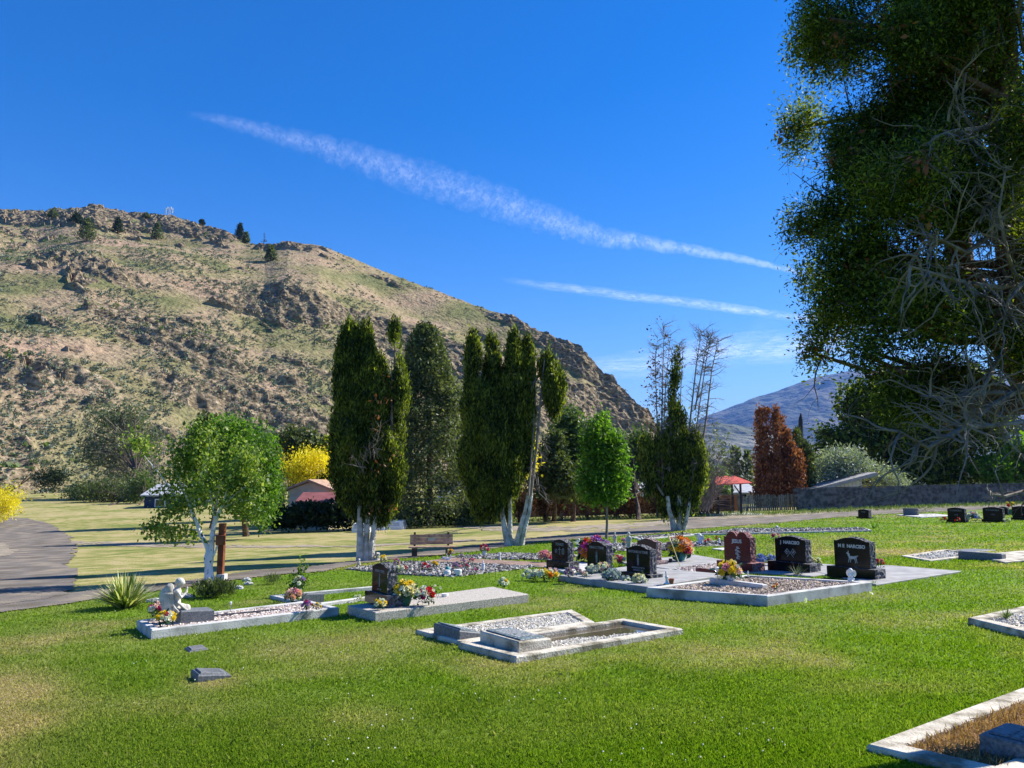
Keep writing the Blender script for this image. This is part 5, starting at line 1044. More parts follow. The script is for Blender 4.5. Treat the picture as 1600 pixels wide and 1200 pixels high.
for i, a in enumerate([
    ('yellow and red flowers before the kneeling angel', 259, 977, 27, 20, ['yellow', 'yellow', 'cream', 'yellow', 'yellow', 'red', 'white'], 15, None, .12),
    ('crimson and white flowers behind the yellow ones at the angel', 245, 967, 24, 24, ['white', 'rose', 'rose', 'magenta', 'palepink', 'white'], 13, None, .12),
    ('pink and peach flowers at the far end of the angel plot', 458, 944, 25, 22, ['palepink', 'peach', 'peach', 'pink', 'cream'], 13, None, .06),
    ('lilac and magenta flowers at the right tip of the angel plot', 479, 955, 15, 16, ['lilac', 'lilac', 'magenta', 'pink'], 9, None, .12),
    ('yellow sunflower posy at the right tip of the angel plot', 494, 954, 14, 11, ['yellow', 'yellow', 'cream'], 5, None, .12),
    ('lilac and cream flowers in a tall green vase beside the leafy shrub', 467, 934, 17, 30, ['lilac', 'blue', 'cream', 'white'], 8, 'green', .06),
    ('big yellow and white bunch in a green pot behind the lone black headstone', 634, 946, 34, 35, ['yellow', 'yellow', 'white', 'cream', 'yellow'], 22, 'green', .13),
    ('white and red roses on the pebbled slab', 664, 946, 28, 26, ['white', 'white', 'red', 'white', 'rose'], 13, None, .13),
    ('single white rose leaning out over the pebbled slab', 683, 938, 12, 22, ['white'], 2, None, .13),
    ('small yellow posy at the foot of the lone black headstone', 594, 953, 18, 16, ['yellow', 'cream', 'white', 'yellow'], 11, None, .13),
    ('dark leaved posy left of the lone black headstone', 560, 942, 16, 11, ['white', 'cream'], 3, None, .0),
    ('white and yellow ball of flowers at the far corner of the pebbled slab', 786, 919, 16, 15, ['white', 'white', 'yellow', 'cream'], 10, None, .0),
    ('pink flower bunch at the back left of the near stone bed', 619, 886, 11, 12, ['pink', 'palepink', 'lilac'], 6, None, .02),
    ('cream and red flowers left of the near stone bed', 627, 897, 15, 14, ['cream', 'red', 'white', 'yellow'], 8, None, .02),
    ('white and yellow blooms seen just over the lone black headstone', 597, 882, 13, 14, ['white', 'cream', 'yellow'], 7, None, .0),
    ('rose red flowers in the middle of the near stone bed', 665, 892, 13, 12, ['rose', 'pink', 'red'], 8, None, .02),
    ('yellow flower with dark leaves in the near stone bed', 678, 891, 12, 13, ['yellow', 'yellow'], 5, None, .02),
    ('mauve and pink flowers in the near stone bed', 714, 890, 13, 11, ['mauve', 'lilac', 'pink'], 7, None, .02),
    ('lilac bloom standing tallest in the near stone bed', 724, 886, 9, 13, ['lilac', 'lilac'], 5, None, .02),
    ('bright pink flower at the back of the near stone bed', 737, 888, 10, 14, ['pink', 'magenta'], 5, None, .02),
    ('red pink flowers behind the white jars', 728, 893, 10, 11, ['rose', 'pink'], 5, None, .02),
    ('magenta flower at the near edge of the near stone bed', 741, 898, 9, 11, ['magenta', 'pink'], 4, None, .02),
    ('orange flowers beside the white swan ornaments', 704, 874, 10, 15, ['orange', 'cream', 'yellow'], 5, None, .02),
    ('lilac posy on the second stone bed', 721, 874, 8, 8, ['lilac', 'mauve'], 4, None, .02),
    ('pink and red flowers in a white vase right of the bench', 757, 869, 13, 17, ['pink', 'red', 'palepink', 'rose'], 8, 'white', .02),
    ('pink and peach flowers left of the TORRES headstone', 852, 878, 20, 16, ['palepink', 'pink', 'peach', 'rose'], 11, None, .02),
    ('white lilies spread at the left of the flower row', 831, 907, 28, 16, ['white', 'white', 'greyblue'], 13, None, .0),
    ('white pink and yellow flowers in front of the TORRES headstone', 858, 908, 32, 18, ['white', 'palepink', 'white', 'yellow', 'orange'], 16, None, .0),
    ('large mauve flowers left in the shaded flower row', 895, 902, 24, 15, ['mauve', 'mauve', 'lilac'], 10, None, .11),
    ('salmon rose standing above the mauve flowers', 900, 894, 8, 14, ['peach', 'red'], 3, None, .11),
    ('small white and pink flowers before the middle black headstone', 913, 904, 15, 10, ['palepink', 'white', 'mauve'], 6, None, .11),
    ('pale grey blue flowers against the middle black headstone', 924, 900, 18, 16, ['greyblue', 'white', 'greyblue'], 9, None, .11),
    ('pale pink flowers right of centre in the shaded flower row', 942, 905, 19, 24, ['palepink', 'white', 'palepink', 'cream'], 12, None, .11),
    ('dusty blue green hydrangeas in the shaded flower row', 956, 909, 27, 18, ['greyblue', 'greyblue', 'greyblue'], 14, None, .08),
    ('blue white flowers before the nearest black headstone', 975, 915, 23, 14, ['greyblue', 'white', 'greyblue'], 9, None, .02),
    ('cream carnations at the near corner of the flower row', 999, 919, 21, 20, ['cream', 'white', 'cream', 'cream'], 14, None, .02),
    ('tall arrangement of crimson and purple flowers behind the middle black headstone', 931, 880, 46, 36, ['magenta', 'purple', 'rose', 'lilac', 'orange', 'red', 'purple'], 26, None, .0),
    ('white bloom right of the middle black headstone', 958, 872, 10, 16, ['white', 'white'], 4, None, .0),
    ('crimson and white posy between the two black headstones', 968, 882, 18, 13, ['palepink', 'rose', 'white', 'rose'], 10, None, .05),
    ('large mixed bouquet of yellow orange and red in a teal pot', 1063, 876, 36, 34, ['yellow', 'yellow', 'orange', 'rose', 'cream', 'orange', 'peach', 'pink', 'lilac'], 26, 'teal', .06),
    ('pink posy behind the crowd of ornaments', 974, 854, 12, 12, ['pink', 'lilac', 'palepink'], 6, 'teal', .0),
    ('red flowers left of the red heart headstone', 1120, 850, 7, 11, ['red', 'rose'], 4, None, .02),
    ('pink flowers among the white ornaments left of the heart headstone', 1107, 851, 11, 9, ['pink', 'palepink', 'rose'], 6, None, .02),
    ('white and pink ball of flowers behind the J NARCISO headstone', 1213, 846, 13, 12, ['white', 'palepink', 'rose'], 7, None, .0),
    ('blue hydrangeas, left bunch, between the red and the black headstone', 1188, 884, 18, 16, ['blue', 'blue', 'blue'], 12, None, .03),
    ('blue hydrangeas, right bunch, touching the black headstone', 1203, 883, 17, 16, ['blue', 'blue', 'greyblue'], 11, None, .03),
    ('cream flowers right of the J NARCISO headstone', 1275, 886, 16, 14, ['cream', 'white', 'cream'], 9, None, .03),
    ('red and pink flowers right of the widest headstone', 1374, 894, 15, 19, ['red', 'pink', 'rose', 'cream'], 9, None, .035),
    ('yellow sunflowers and pink roses in a white vase on the big gravel plot', 1140, 914, 34, 34, ['yellow', 'yellow', 'cream', 'pink', 'yellow', 'palepink'], 20, 'white', .11),
    ('small orange and yellow flower head lying on the big gravel plot', 1212, 922, 11, 10, ['orange', 'yellow', 'orange'], 4, None, .11),
    ('dark red flowers left of the far Cancela headstone', 1475, 815, 10, 7, ['rose', 'red'], 5, None, .0), ('red and white flowers before the far Cancela headstone', 1497, 817.5, 9, 8, ['red', 'palepink'], 5, None, .0),
    ('white and purple flowers between the two far Cancela headstones', 1521, 816, 20, 15, ['white', 'purple', 'blue', 'white', 'palepink'], 14, None, .0), ('red roses right of the second Cancela headstone', 1566, 816, 8, 8, ['red', 'rose'], 4, None, .0),
    ('white flowers right of the red roses near the wall', 1575, 817, 12, 7, ['white', 'cream'], 5, None, .0), ('yellow and red flowers in a dark vase near the right edge', 1580, 805, 11, 20, ['yellow', 'red', 'yellow'], 6, 'green', .0)]):
    bouquet(a[0], a[1], a[2], a[3]*1.15, a[4]*1.08, a[5], a[6], a[7], a[8], seed=i)

# ---------------------------------------------------------------- statues and small ornaments
def sculpt(name, shapes, b, m, vox, parent=None, label=None, cat=None, group=None, fwd=Vector((1, 0, 0)), sm=2):
    """shapes: ('e', (f, s, z), (rf, rs, rz), tilt) or ('t', [(f, s, z)...], [r...]) in metres, f along fwd, s to its left"""
    L = Vector((-fwd.y, fwd.x, 0)); mp = lambda p: Vector(b)+fwd*p[0]+L*p[1]+Vector((0, 0, p[2])); mb = MB()
    R3 = Matrix((fwd, L, Vector((0, 0, 1)))).transposed()
    for s in shapes:
        if s[0] == 'e': mb.ell(mp(s[1]), s[2], M=R3 @ Matrix.Rotation(s[3] if len(s) > 3 else 0, 3, 'Y'), nu=14, nv=10)
        else: mb.tube([mp(p) for p in s[1]], s[2], 8)
    o = mb.build(name, M[m], parent, loc=None if parent else b); md = o.modifiers.new('r', 'REMESH'); md.mode = 'VOXEL'; md.voxel_size = vox
    ms = o.modifiers.new('s', 'SMOOTH'); ms.iterations = sm; ms.factor = .5
    dg = bpy.context.evaluated_depsgraph_get(); me = bpy.data.meshes.new_from_object(o.evaluated_get(dg)); o.modifiers.clear(); o.data = me
    for p_ in me.polygons: p_.use_smooth = True
    if label: tag(o, label, cat, group)
    return o
b = G(268, 973, .1); b.z += .22; f_ = Vector((.96, .28, 0)).normalized()
an = thing('angel_statue', 'weathered stone angel kneeling in prayer on the left plot', 'statue', b)
sculpt('body', [('e', (.0, 0, .05), (.13, .11, .055)), ('e', (-.03, 0, .11), (.085, .085, .09)), ('e', (.10, .02, .075), (.11, .065, .05), .1), ('e', (.18, .02, .055), (.045, .05, .055)), ('t', [(.02, 0, .10), (.03, 0, .2), (.045, 0, .27), (.06, 0, .32)], [.085, .07, .075, .04]),
    ('t', [(.06, 0, .31), (.075, 0, .36)], [.03, .026]), ('e', (.09, 0, .395), (.05, .04, .052), .35), ('e', (.075, 0, .41), (.055, .048, .05)), ('e', (.138, 0, .385), (.012, .01, .012)), ('e', (.04, 0, .395), (.03, .03, .03)),
    ('t', [(.05, -.075, .295), (.11, -.08, .21), (.165, -.02, .27), (.16, 0, .31)], [.03, .024, .018, .014]), ('t', [(.05, .075, .295), (.11, .08, .21), (.165, .02, .27), (.16, 0, .31)], [.03, .024, .018, .014]), ('e', (.168, 0, .31), (.014, .016, .035), .2),
    ('t', [(.06, -.09, .16), (.13, -.07, .09), (.2, -.05, .03)], [.016, .018, .014]), ('t', [(.0, -.1, .15), (.05, -.1, .07), (.1, -.1, .02)], [.016, .018, .014]), ('t', [(-.12, -.03, .03), (-.05, -.09, .03), (.1, -.1, .02)], [.03, .03, .02])], b, 'statue', .009, an, fwd=f_, sm=1)
for s in (-1, 1):
    sculpt('wing', [('e', (-.055, s*.07, .30), (.06, .022, .085), .1), ('e', (-.085, s*.08, .21), (.075, .02, .13), -.12), ('e', (-.075, s*.085, .10), (.055, .016, .12), -.32)]+[('t', [(-.11+.028*k, s*.092, .27), (-.115+.034*k, s*.098, .15), (-.075+.026*k, s*.094, .0+.012*k)], [.012, .014, .006]) for k in range(5)], b, 'statue', .008, an, fwd=f_, sm=1)
def figure(name, label, px, py, h_px, m='white', up=0, wings=False, f=Vector((-.6, -.8, 0)), kind='robed', group='small garden statues'):
    b = G(px, py, up); b.z += up; h = h_px*b.y/1200; k = h
    if kind == 'robed': sh = [('t', [(0, 0, .0), (0, 0, .3*k), (0, 0, .6*k), (0, 0, .78*k)], [.17*k, .13*k, .12*k, .10*k]), ('e', (0.01*k, 0, .9*k), (.085*k, .08*k, .1*k)), ('t', [(0, .12*k, .72*k), (.1*k, .13*k, .5*k), (.16*k, .02*k, .58*k)], [.05*k, .045*k, .03*k]), ('t', [(0, -.12*k, .72*k), (.1*k, -.13*k, .5*k), (.16*k, -.02*k, .58*k)], [.05*k, .045*k, .03*k]), ('t', [(0, 0, .78*k), (0, 0, .86*k)], [.05*k, .05*k])]
    else: sh = [('e', (0, 0, .22*k), (.22*k, .24*k, .2*k)), ('e', (.0, 0, .5*k), (.16*k, .17*k, .2*k)), ('e', (.03*k, 0, .82*k), (.17*k, .16*k, .17*k)), ('t', [(.05*k, .15*k, .55*k), (.2*k, .1*k, .4*k), (.22*k, 0, .6*k)], [.06*k, .05*k, .04*k]), ('t', [(.05*k, -.15*k, .55*k), (.2*k, -.1*k, .4*k), (.22*k, 0, .6*k)], [.06*k, .05*k, .04*k]), ('t', [(.1*k, .12*k, .12*k), (.32*k, .1*k, .1*k)], [.09*k, .07*k]), ('t', [(.1*k, -.12*k, .12*k), (.32*k, -.1*k, .1*k)], [.09*k, .07*k])]
    if wings: sh += [('e', (-.14*k, s*.2*k, .62*k), (.04*k, .16*k, .26*k), .2) for s in (-1, 1)]
    return sculpt(name, sh, b, m, k*.022, None, label, 'statue', group, f)
figure('cherub_statue', 'white sitting cherub on the corner of the big gravel plot', 1330, 909.5, 21, up=.15, kind='sit', wings=True)
figure('angel_statue', 'white winged angel behind the TORRES headstone', 905, 864, 22, wings=True)
figure('robed_statue', 'pale robed figure standing left of the pinkish headstone', 983, 862, 30, 'statue')
figure('robed_statue', 'small golden figure among the ornaments', 961, 852, 20, 'statue')
figure('angel_statue', 'small white angel in front of the pinkish headstone', 1003, 862, 22, wings=True)
figure('cherub_statue', 'large white ornament cluster left of the heart headstone', 1094, 852, 18, wings=True, kind='sit')
figure('cherub_statue', 'small white sitting figure among pink flowers', 1124, 851, 10, kind='sit')
figure('cherub_statue', 'tiny white figure on the rear edge of the big gravel plot', 1169, 901, 9, up=.15)
figure('angel_statue', 'thin white figurine at the right of the near stone bed', 755, 893, 16)
figure('robed_statue', 'white figurine standing on the second stone bed', 781, 876, 13)
figure('cherub_statue', 'small yellowish figure at the left tip of the near stone bed', 561, 885, 12, 'statue', kind='sit')
for i, (x, y) in enumerate([(694, 874), (700, 875.5)]):
    b = G(x, y, .02); k = 11*b.y/1200; sculpt('swan_ornament', [('e', (0, 0, .25*k), (.35*k, .2*k, .22*k)), ('t', [(.3*k, 0, .3*k), (.42*k, 0, .6*k), (.3*k, 0, .85*k), (.42*k, 0, .95*k)], [.08*k, .06*k, .06*k, .05*k])], b, 'white', k*.03, None, ['left white swan ornament near the bench', 'right white swan ornament near the bench'][i], 'ornament', 'swan ornaments')
b = G(1042, 913, .11); b.z += .11; k = 20*b.y/1200
sculpt('hand_statue', [('t', [(0, 0, 0), (0, 0, .35*k), (-.02*k, 0, .6*k)], [.14*k, .1*k, .15*k])]+[('t', [(-.03*k, s*.05*k, .55*k), (-.06*k+q*.0, s*.09*k, .78*k), (-.05*k, s*.08*k, 1.0*k)], [.05*k, .04*k, .03*k]) for s in (-1.6, -.6, .4, 1.4) for q in (0,)]+[('t', [(0, .1*k, .3*k), (.02*k, .22*k, .5*k), (0, .2*k, .66*k)], [.05*k, .045*k, .03*k]), ('e', (0, 0, .05*k), (.25*k, .25*k, .08*k))], b, 'white', k*.02, None, 'white open hand statue at the corner of the dark slab', 'statue')
def lathe_thing(name, label, cat, px, py, prof, m, up=0, k=12, group=None):
    b = G(px, py, up); b.z += up; s = b.y/1200; mb = MB(); V = []; F = []
    for r, z in prof: V += [b+Vector((r*s*math.cos(6.283*i/k), r*s*math.sin(6.283*i/k), z*s)) for i in range(k)]
    for j in range(len(prof)-1): F += [(j*k+i, j*k+(i+1) % k, (j+1)*k+(i+1) % k, (j+1)*k+i) for i in range(k)]
    F += [tuple(range(k))[::-1], tuple(range((len(prof)-1)*k, len(prof)*k))]; mb.add(V, F); o = mb.build(name, M[m], loc=b, smooth=False); tag(o, label, cat, group); return o
lathe_thing('flower_pot', 'small terracotta pot beside the white hand statue', 'pot', 1049, 912.5, [(3, 0), (4.2, 6), (4.8, 6), (4.8, 8), (4, 8), (3.4, 5)], 'terracotta', .11)
lathe_thing('jar', 'white jar lying left in the near stone bed', 'jar', 699, 899, [(4.5, 0), (5, 1), (5, 6), (4, 7), (4, 8)], 'white', .02)
lathe_thing('jar', 'white jar right in the near stone bed', 'jar', 716, 899, [(4.5, 0), (5.5, 7), (5, 9), (4, 9)], 'white', .02)
lathe_thing('dish', 'shallow white dish on the pebbled slab', 'dish', 695, 932, [(4.5, 0), (5.2, 2), (5.2, 4.5), (4.6, 4.5)], 'white', .13)
lathe_thing('jar', 'small teal jar in the near stone bed', 'jar', 699, 892.5, [(3, 0), (4, 3), (3, 6), (2, 7)], 'teal', .02)
lathe_thing('candle_lantern', 'red candle lantern beside the small white angel', 'lantern', 998, 860, [(2.6, 0), (2.6, 9), (3.2, 10), (1, 13)], 'petal_red')
lathe_thing('white_stone', 'white stone at the foot of the pebbled slab', 'stone', 645, 959.5, [(3, 0), (3.4, 1), (2, 3), (.3, 3.6)], 'white')
lathe_thing('flower_vase', 'small dark urn left of the teal pot', 'vase', 1048, 879, [(2, 0), (3.2, 2), (2.6, 5), (3, 6)], 'dark_metal', .06)
lathe_thing('white_globe', 'white ball ornament on the border along the drive', 'ornament', 1214, 825, [(1.5, 0), (2.6, 1.4), (1.8, 3), (.4, 3.6)], 'white')
def solar(label, px, py, h_px, up, lean=(.0, 0)):
    b = G(px, py, up); b.z += up; k = h_px*b.y/1200; t = thing('garden_light', label, 'garden light', b, 'garden lights on the graves'); top = b+Vector((lean[0]*k, lean[1]*k, k*.72))
    mb = MB().tube([b-Vector((0, 0, .03)), top], [.006, .006], 6); mb.build('stake', M['steel'], t)
    mb = MB().tube([top, top+Vector((0, 0, .05*k)), top+Vector((0, 0, .24*k)), top+Vector((0, 0, .28*k))], [.03*k+.006, .09*k, .12*k, .05*k], 10); mb.build('lamp_head', M['white'], t)
solar('garden light on a stake in the angel plot', 360, 957, 16, .1); solar('tall garden light on the left of the big gravel plot', 1122, 915, 28, .11, (-.02, 0))
b = G(360, 957, .1); mb = MB(); tp = b+Vector((0, 0, .1+15*b.y/1200)); mb.tube([tp, tp+Vector((-.09, .0, -.045))], [.003, .003], 4); mb.add([tp+Vector(v) for v in [(-.1, -.02, -.06), (-.045, -.02, -.02), (-.045, .02, -.02), (-.1, .02, -.06)]], [(0, 1, 2, 3)]); ob = mb.build('light_panel', M['dark_metal'], loc=tp); tag(ob, 'small dark solar panel beside the light in the angel plot', 'solar panel')
b = G(1063, 885, .06); k = b.y/1200; mb = MB().tube([b+Vector((0, 0, .05)), P(1045, 836, b.y-.1)], [.008, .008], 6); mb.tube([P(1047, 846, b.y-.1), P(1044, 834, b.y-.1)], [.02, .016], 6); ob = mb.build('garden_stake', M['petal_cream'], loc=b); tag(ob, 'pale yellow stake leaning out of the mixed bouquet', 'stake')
# leafy plants among the graves
def plant(name, label, cat, px, py, w_, h_, m, n, size, seed, bias=(0, 0, .9), asp=.16, group=None, up=0, blade=False):
    b = G(px, py, up); b.z += up; s = b.y/1200; rs = np.random.default_rng(seed); mb = MB()
    if blade:
        for k in range(n):
            a = rs.random()*6.28; e = rs.uniform(.5, 1.45); L = h_*s*rs.uniform(.7, 1.25); d = Vector((math.cos(a), math.sin(a), 0)); wd = L*asp; q = b+d*rs.random()*w_*s*.12; sd = Vector((-d.y, d.x, 0)); V = []
            for j in range(5):
                f = j/4; x = math.cos(e)*L*f*1.1; z = math.sin(e)*L*(f-.42*f*f*(1.55-e)); V += [q+d*x+Vector((0, 0, z))+sd*wd*.5*(1-f**1.6), q+d*x+Vector((0, 0, z))-sd*wd*.5*(1-f**1.6)]
            mb.add(V, [(2*j, 2*j+1, 2*j+3, 2*j+2) for j in range(4)])
    else:
        C = blobs([((b.x, b.y, b.z+h_*s*.5), (w_*s/2, w_*s/2, h_*s*.5))], n, rs, .25, 6, .3, seed); V, F = leaves(C, size, rs, bias, asp); mb.add(V, F)
    o = mb.build(name, M[m], loc=b); tag(o, label, cat, group); return o
plant('yucca_plant', 'spiky variegated clump of long leaves left of the angel', 'plant', 196, 950, 90, 52, 'yucca_leaf', 360, 0, 1, asp=.075, blade=True)
plant('low_shrub', 'low dark green shrub below the wooden cross', 'shrub', 334, 934, 62, 25, 'olive_leaf', 1900, .085, 2, asp=.2)
plant('low_shrub', 'small sparse tuft behind the half hidden frame', 'shrub', 425, 913, 26, 14, 'olive_leaf', 420, .07, 3, asp=.12)
b = G(465, 932); t = thing('rose_shrub', 'upright leafy shrub behind the pink and peach flowers', 'shrub', b); rs = np.random.default_rng(4); mb = MB()
tips = [(472, 872), (478, 885), (470, 895), (455, 898), (462, 910), (452, 915), (480, 900), (467, 885)]
for x, y in tips: mb.tube([b, P((x+465)/2, (y+934)/2, b.y), P(x, y, b.y)], [.008, .006, .003], 5)
mb.build('stems', M['bark'], t); C = clumped(np.array([b.lerp(P(x, y, b.y), f) for x, y in tips for f in np.linspace(.35, 1, 8)]), 9, .035, rs); crown_obj(t, C, .05, 'birch_leaf', rs, (0, 0, -.1), .6, name='foliage')
plant('grass_tuft', 'grey green weed growing before the J NARCISO headstone', 'plant', 1246, 900, 26, 21, 'sage', 34, 0, 5, asp=.07, blade=True)
plant('grass_tuft', 'spiky weed in the plot cut by the right edge', 'plant', 1572, 966, 26, 22, 'light_leaf', 60, 0, 6, asp=.05, blade=True, up=.06)
plant('grass_tuft', 'weed at the right end of the long gravel border', 'plant', 1365, 826, 12, 14, 'fresh_leaf', 30, 0, 7, asp=.1, blade=True)
plant('grass_tuft', 'weed between the big gravel plot and the pale slab', 'plant', 1366, 914, 6, 9, 'fresh_leaf', 16, 0, 8, asp=.2, blade=True)
plant('low_shrub', 'bare wiry plant before the plain slanting headstone', 'shrub', 1450, 808, 26, 16, 'grey_leaf', 380, .12, 9, asp=.1)
for i, (x, y, l_) in enumerate([(373, 921, 'left pale rock lying in the grass right of the cross'), (388, 914, 'right pale rock lying in the grass right of the cross'), (386, 908, 'far pale rock in the grass right of the cross'), (292, 934, 'pale rock between the angel and the low shrub'), (241, 941, 'flat pale rock behind the kneeling angel')]):
    b = G(x, y); rs = np.random.default_rng(i); mb = MB(); mb.ell(b+Vector((0, 0, .02)), (.10+.05*(i > 2), .07, .05)); V = mb.V[0]; V += rs.normal(size=V.shape)*.008; o = mb.build('rock', M['concrete'], loc=b); tag(o, l_, 'rock', 'pale rocks in the grass')

# ---------------------------------------------------------------- wooden cross, bench, boxes
b = G(346, 907); s = b.y/1200; t = thing('wooden_cross', 'reddish brown wooden cross on a concrete block', 'cross', b)
MB().box(b+Vector((0, 0, .04)), (.19, .19, .2)).build('concrete_block', M['concrete'], t)
MB().box(P(346, 861, b.y)+Vector((0, 0, 0)), (.125, .125, 84*s)).build('post', M['wood'], t)
d = Vector((.12, 1, 0)).normalized(); c = P(344.5, 843, b.y); mb = MB().box(c-Vector((.004, 0, 0)), (.19, .6, .2), rz=math.atan2(-b.x, b.y)+.03); mb.build('crossarm', M['wood'], t)
a_, b_ = G(648, 870), G(702, 866.5); b_ = Vector((b_.x, a_.y+.12, b_.z)); c = (a_+b_)/2; t = thing('park_bench', 'weathered wooden bench beside the gravel drive', 'bench', c); s = a_.y/1200; yaw = math.atan2(b_.y-a_.y, b_.x-a_.x)
ux = Vector((math.cos(yaw), math.sin(yaw), 0)); uy = Vector((-ux.y, ux.x, 0)); W_ = 70*s
for x in (-.37, .37):
    MB().box(c+ux*x*W_+Vector((0, 0, 6*s)), (.16, .34, 15*s), rz=yaw).build('leg', M['bark'], t)
    MB().box(c+ux*x*W_+uy*.2+Vector((0, 0, 18*s)), (.06, .07, 38*s*.95), rz=yaw).build('back_post', M['bark'], t)
mb = MB()
for k in range(3): mb.box(c+uy*(-.16+k*.15)+Vector((0, 0, 14.5*s)), (W_, .135, .04), rz=yaw)
mb.build('seat', M['old_wood'], t); mb = MB()
for k in range(3): mb.box(c+uy*(.155+.012*k)+Vector((0, 0, (20+k*5.1)*s)), (W_*.94, .035, 4.8*s), rz=yaw)
bk = mb.build('backrest', M['old_wood'], t); MB().box(c+uy*.128+Vector((0, 0, 25*s)), (.22, .008, .09), rz=yaw).build('plaque', M['steel'], t)
for i, (x, y, w_, l_) in enumerate([(567, 831, 26, 'white canopy box farthest left, behind the cedar trunks'), (592, 828, 22, 'white canopy box in the middle, just right of the trunks'), (617, 827, 32, 'white canopy box farthest right before the hedge')]):
    b = G(x, y); s = b.y/1200; t = thing('canopy_box', l_, 'truck canopy', b, 'white canopy boxes on the field'); w2 = w_*s/2; d2 = .75; h2 = 13.5*s
    V = [b+Vector(v) for v in [(-w2, -d2, 0), (w2, -d2, 0), (w2, d2, 0), (-w2, d2, 0), (-w2, -d2, h2*.35), (w2, -d2, h2*.35), (w2, d2, h2*.35), (-w2, d2, h2*.35), (-w2*.86, -d2*.86, h2), (w2*.86, -d2*.86, h2), (w2*.86, d2*.86, h2), (-w2*.86, d2*.86, h2)]]
    MB().add(V, [(0, 1, 5, 4), (1, 2, 6, 5), (2, 3, 7, 6), (3, 0, 4, 7), (4, 5, 9, 8), (5, 6, 10, 9), (6, 7, 11, 10), (7, 4, 8, 11), (8, 9, 10, 11)]).build('shell', M['white'], t)
    f = lambda u, v: b+Vector((w2*u*(1-.14*v), -d2*(1-.14*v)-.012, h2*(.35+.65*v))); MB().add([f(-.8, .15), f(.62, .15), f(.62, .75), f(-.8, .75)], [(0, 1, 2, 3)]).build('window', M['white_wall'], t)
    g = lambda u, v: b+Vector((w2*(1-.14*v)+.012, d2*u*(1-.14*v), h2*(.35+.65*v))); MB().add([g(-.7, .15), g(.7, .15), g(.7, .75), g(-.7, .75)], [(0, 1, 2, 3)]).build('window', M['white_wall'], t)

# ---------------------------------------------------------------- fences, wall, shelter, houses, poles
def board_fence(name, label, a, b, h, m, gap=.02, wd=.14, ragged=.0, cat='fence'):
    d = (b-a); L = Vector((d.x, d.y, 0)).length; u = Vector((d.x, d.y, 0))/L; yaw = math.atan2(u.y, u.x); t = thing(name, label, cat, a.lerp(b, .5)); rs = np.random.default_rng(3); mb = MB(); n = int(L/(wd+gap))
    for i in range(n):
        p = a.lerp(b, (i+.5)/n); hh = h*(1+ragged*rs.normal()); mb.box(p+Vector((0, 0, hh/2)), (wd, .022, hh), M=Matrix.Rotation(yaw, 3, 'Z') @ Matrix.Rotation(ragged*rs.normal()*.5, 3, 'Y'))
    mb.build('boards', M[m], t); mb = MB()
    for z in (.2, .8): mb.box(a.lerp(b, .5)+Vector((-u.y*.04, u.x*.04, h*z)), (L, .04, .09), M=Matrix.Rotation(yaw, 3, 'Z') @ Matrix.Rotation(-math.asin((b.z-a.z)/L), 3, 'Y'))
    mb.build('rails', M[m], t)
    for i in range(int(L/2.6)+1): p = a.lerp(b, min(1, i*2.6/L)); MB().box(p+Vector((-u.y*.1, u.x*.1, h*.5)), (.1, .1, h*1.04), rz=yaw).build('fence_post', M[m], t)
    return t
Yf = 62
board_fence('wooden_fence', 'orange brown board fence behind the dead cedars', gz(P(745, 785, 60)), gz(P(1158, 785, 63)), 1.32, 'fence_wood', .004)
board_fence('picket_fence', 'ragged grey picket fence between shelter and stone wall', gz(P(1154, 785, 62)), gz(P(1246, 785, 62.5)), 1.25, 'grey_wood', .045, .13, .045)
a = gz(P(1245, 785, 61)); b_ = gz(P(1900, 785, 74)); d = Vector((b_.x-a.x, b_.y-a.y, 0)); L = d.length; u = d/L; yaw = math.atan2(u.y, u.x); t = thing('stone_wall', 'long dark split block wall along the right side', 'wall', a.lerp(b_, .5)); rs = np.random.default_rng(8); mb = MB(); nb = int(L/.46)
M['wall_block'] = mat('wall_block', (.055, .06, .065), (.15, .155, .16), 3, .95, bump=.9, bscale=12, island=.22)
for c_ in range(9):
    for i in range(nb+1):
        x = (i+(c_ % 2)*.5)*.46; p = a.lerp(b_, min(1, x/L)); mb.box(Vector((p.x, p.y, p.z+.1+c_*.2-.12))+Vector((u.y, -u.x, 0))*rs.random()*.035, (.452, .25, .195), rz=yaw)
mb.build('blocks', M['wall_block'], t); mb = MB()
for i in range(nb): p = a.lerp(b_, (i+.5)*.46/L); mb.box(Vector((p.x, p.y, p.z+1.83-.1)), (.456, .32, .07), rz=yaw)
mb.build('cap_stones', M['wall_block'], t)
# red roofed shelter
Yg = 58; s = Yg/1200; c = gz(P(1134, 785, Yg)); t = thing('picnic_shelter', 'open shelter on dark posts with a red metal roof', 'shelter', c)
for x, y in ((1116, -1.1), (1151, -1.1), (1116, 1.1), (1151, 1.1)):
    q = gz(P(x, 785, Yg)); q.y += y; MB().box(Vector((q.x, q.y, q.z+1.1)), (.13, .13, 2.25)).build('post', M['dark_metal'], t)
x0, x1 = P(1107, 785, Yg).x, P(1166, 785, Yg).x; ze = c.z+2.2; zr = c.z+2.85; xr0, xr1 = P(1122, 785, Yg).x, P(1150, 785, Yg).x
mb = MB(); V = [(x0, Yg-1.7, ze), (x1, Yg-1.7, ze+.15), (x1, Yg+1.7, ze+.15), (x0, Yg+1.7, ze), (xr0, Yg, zr), (xr1, Yg, zr)]; V += [(v[0], v[1], v[2]-.07) for v in V]
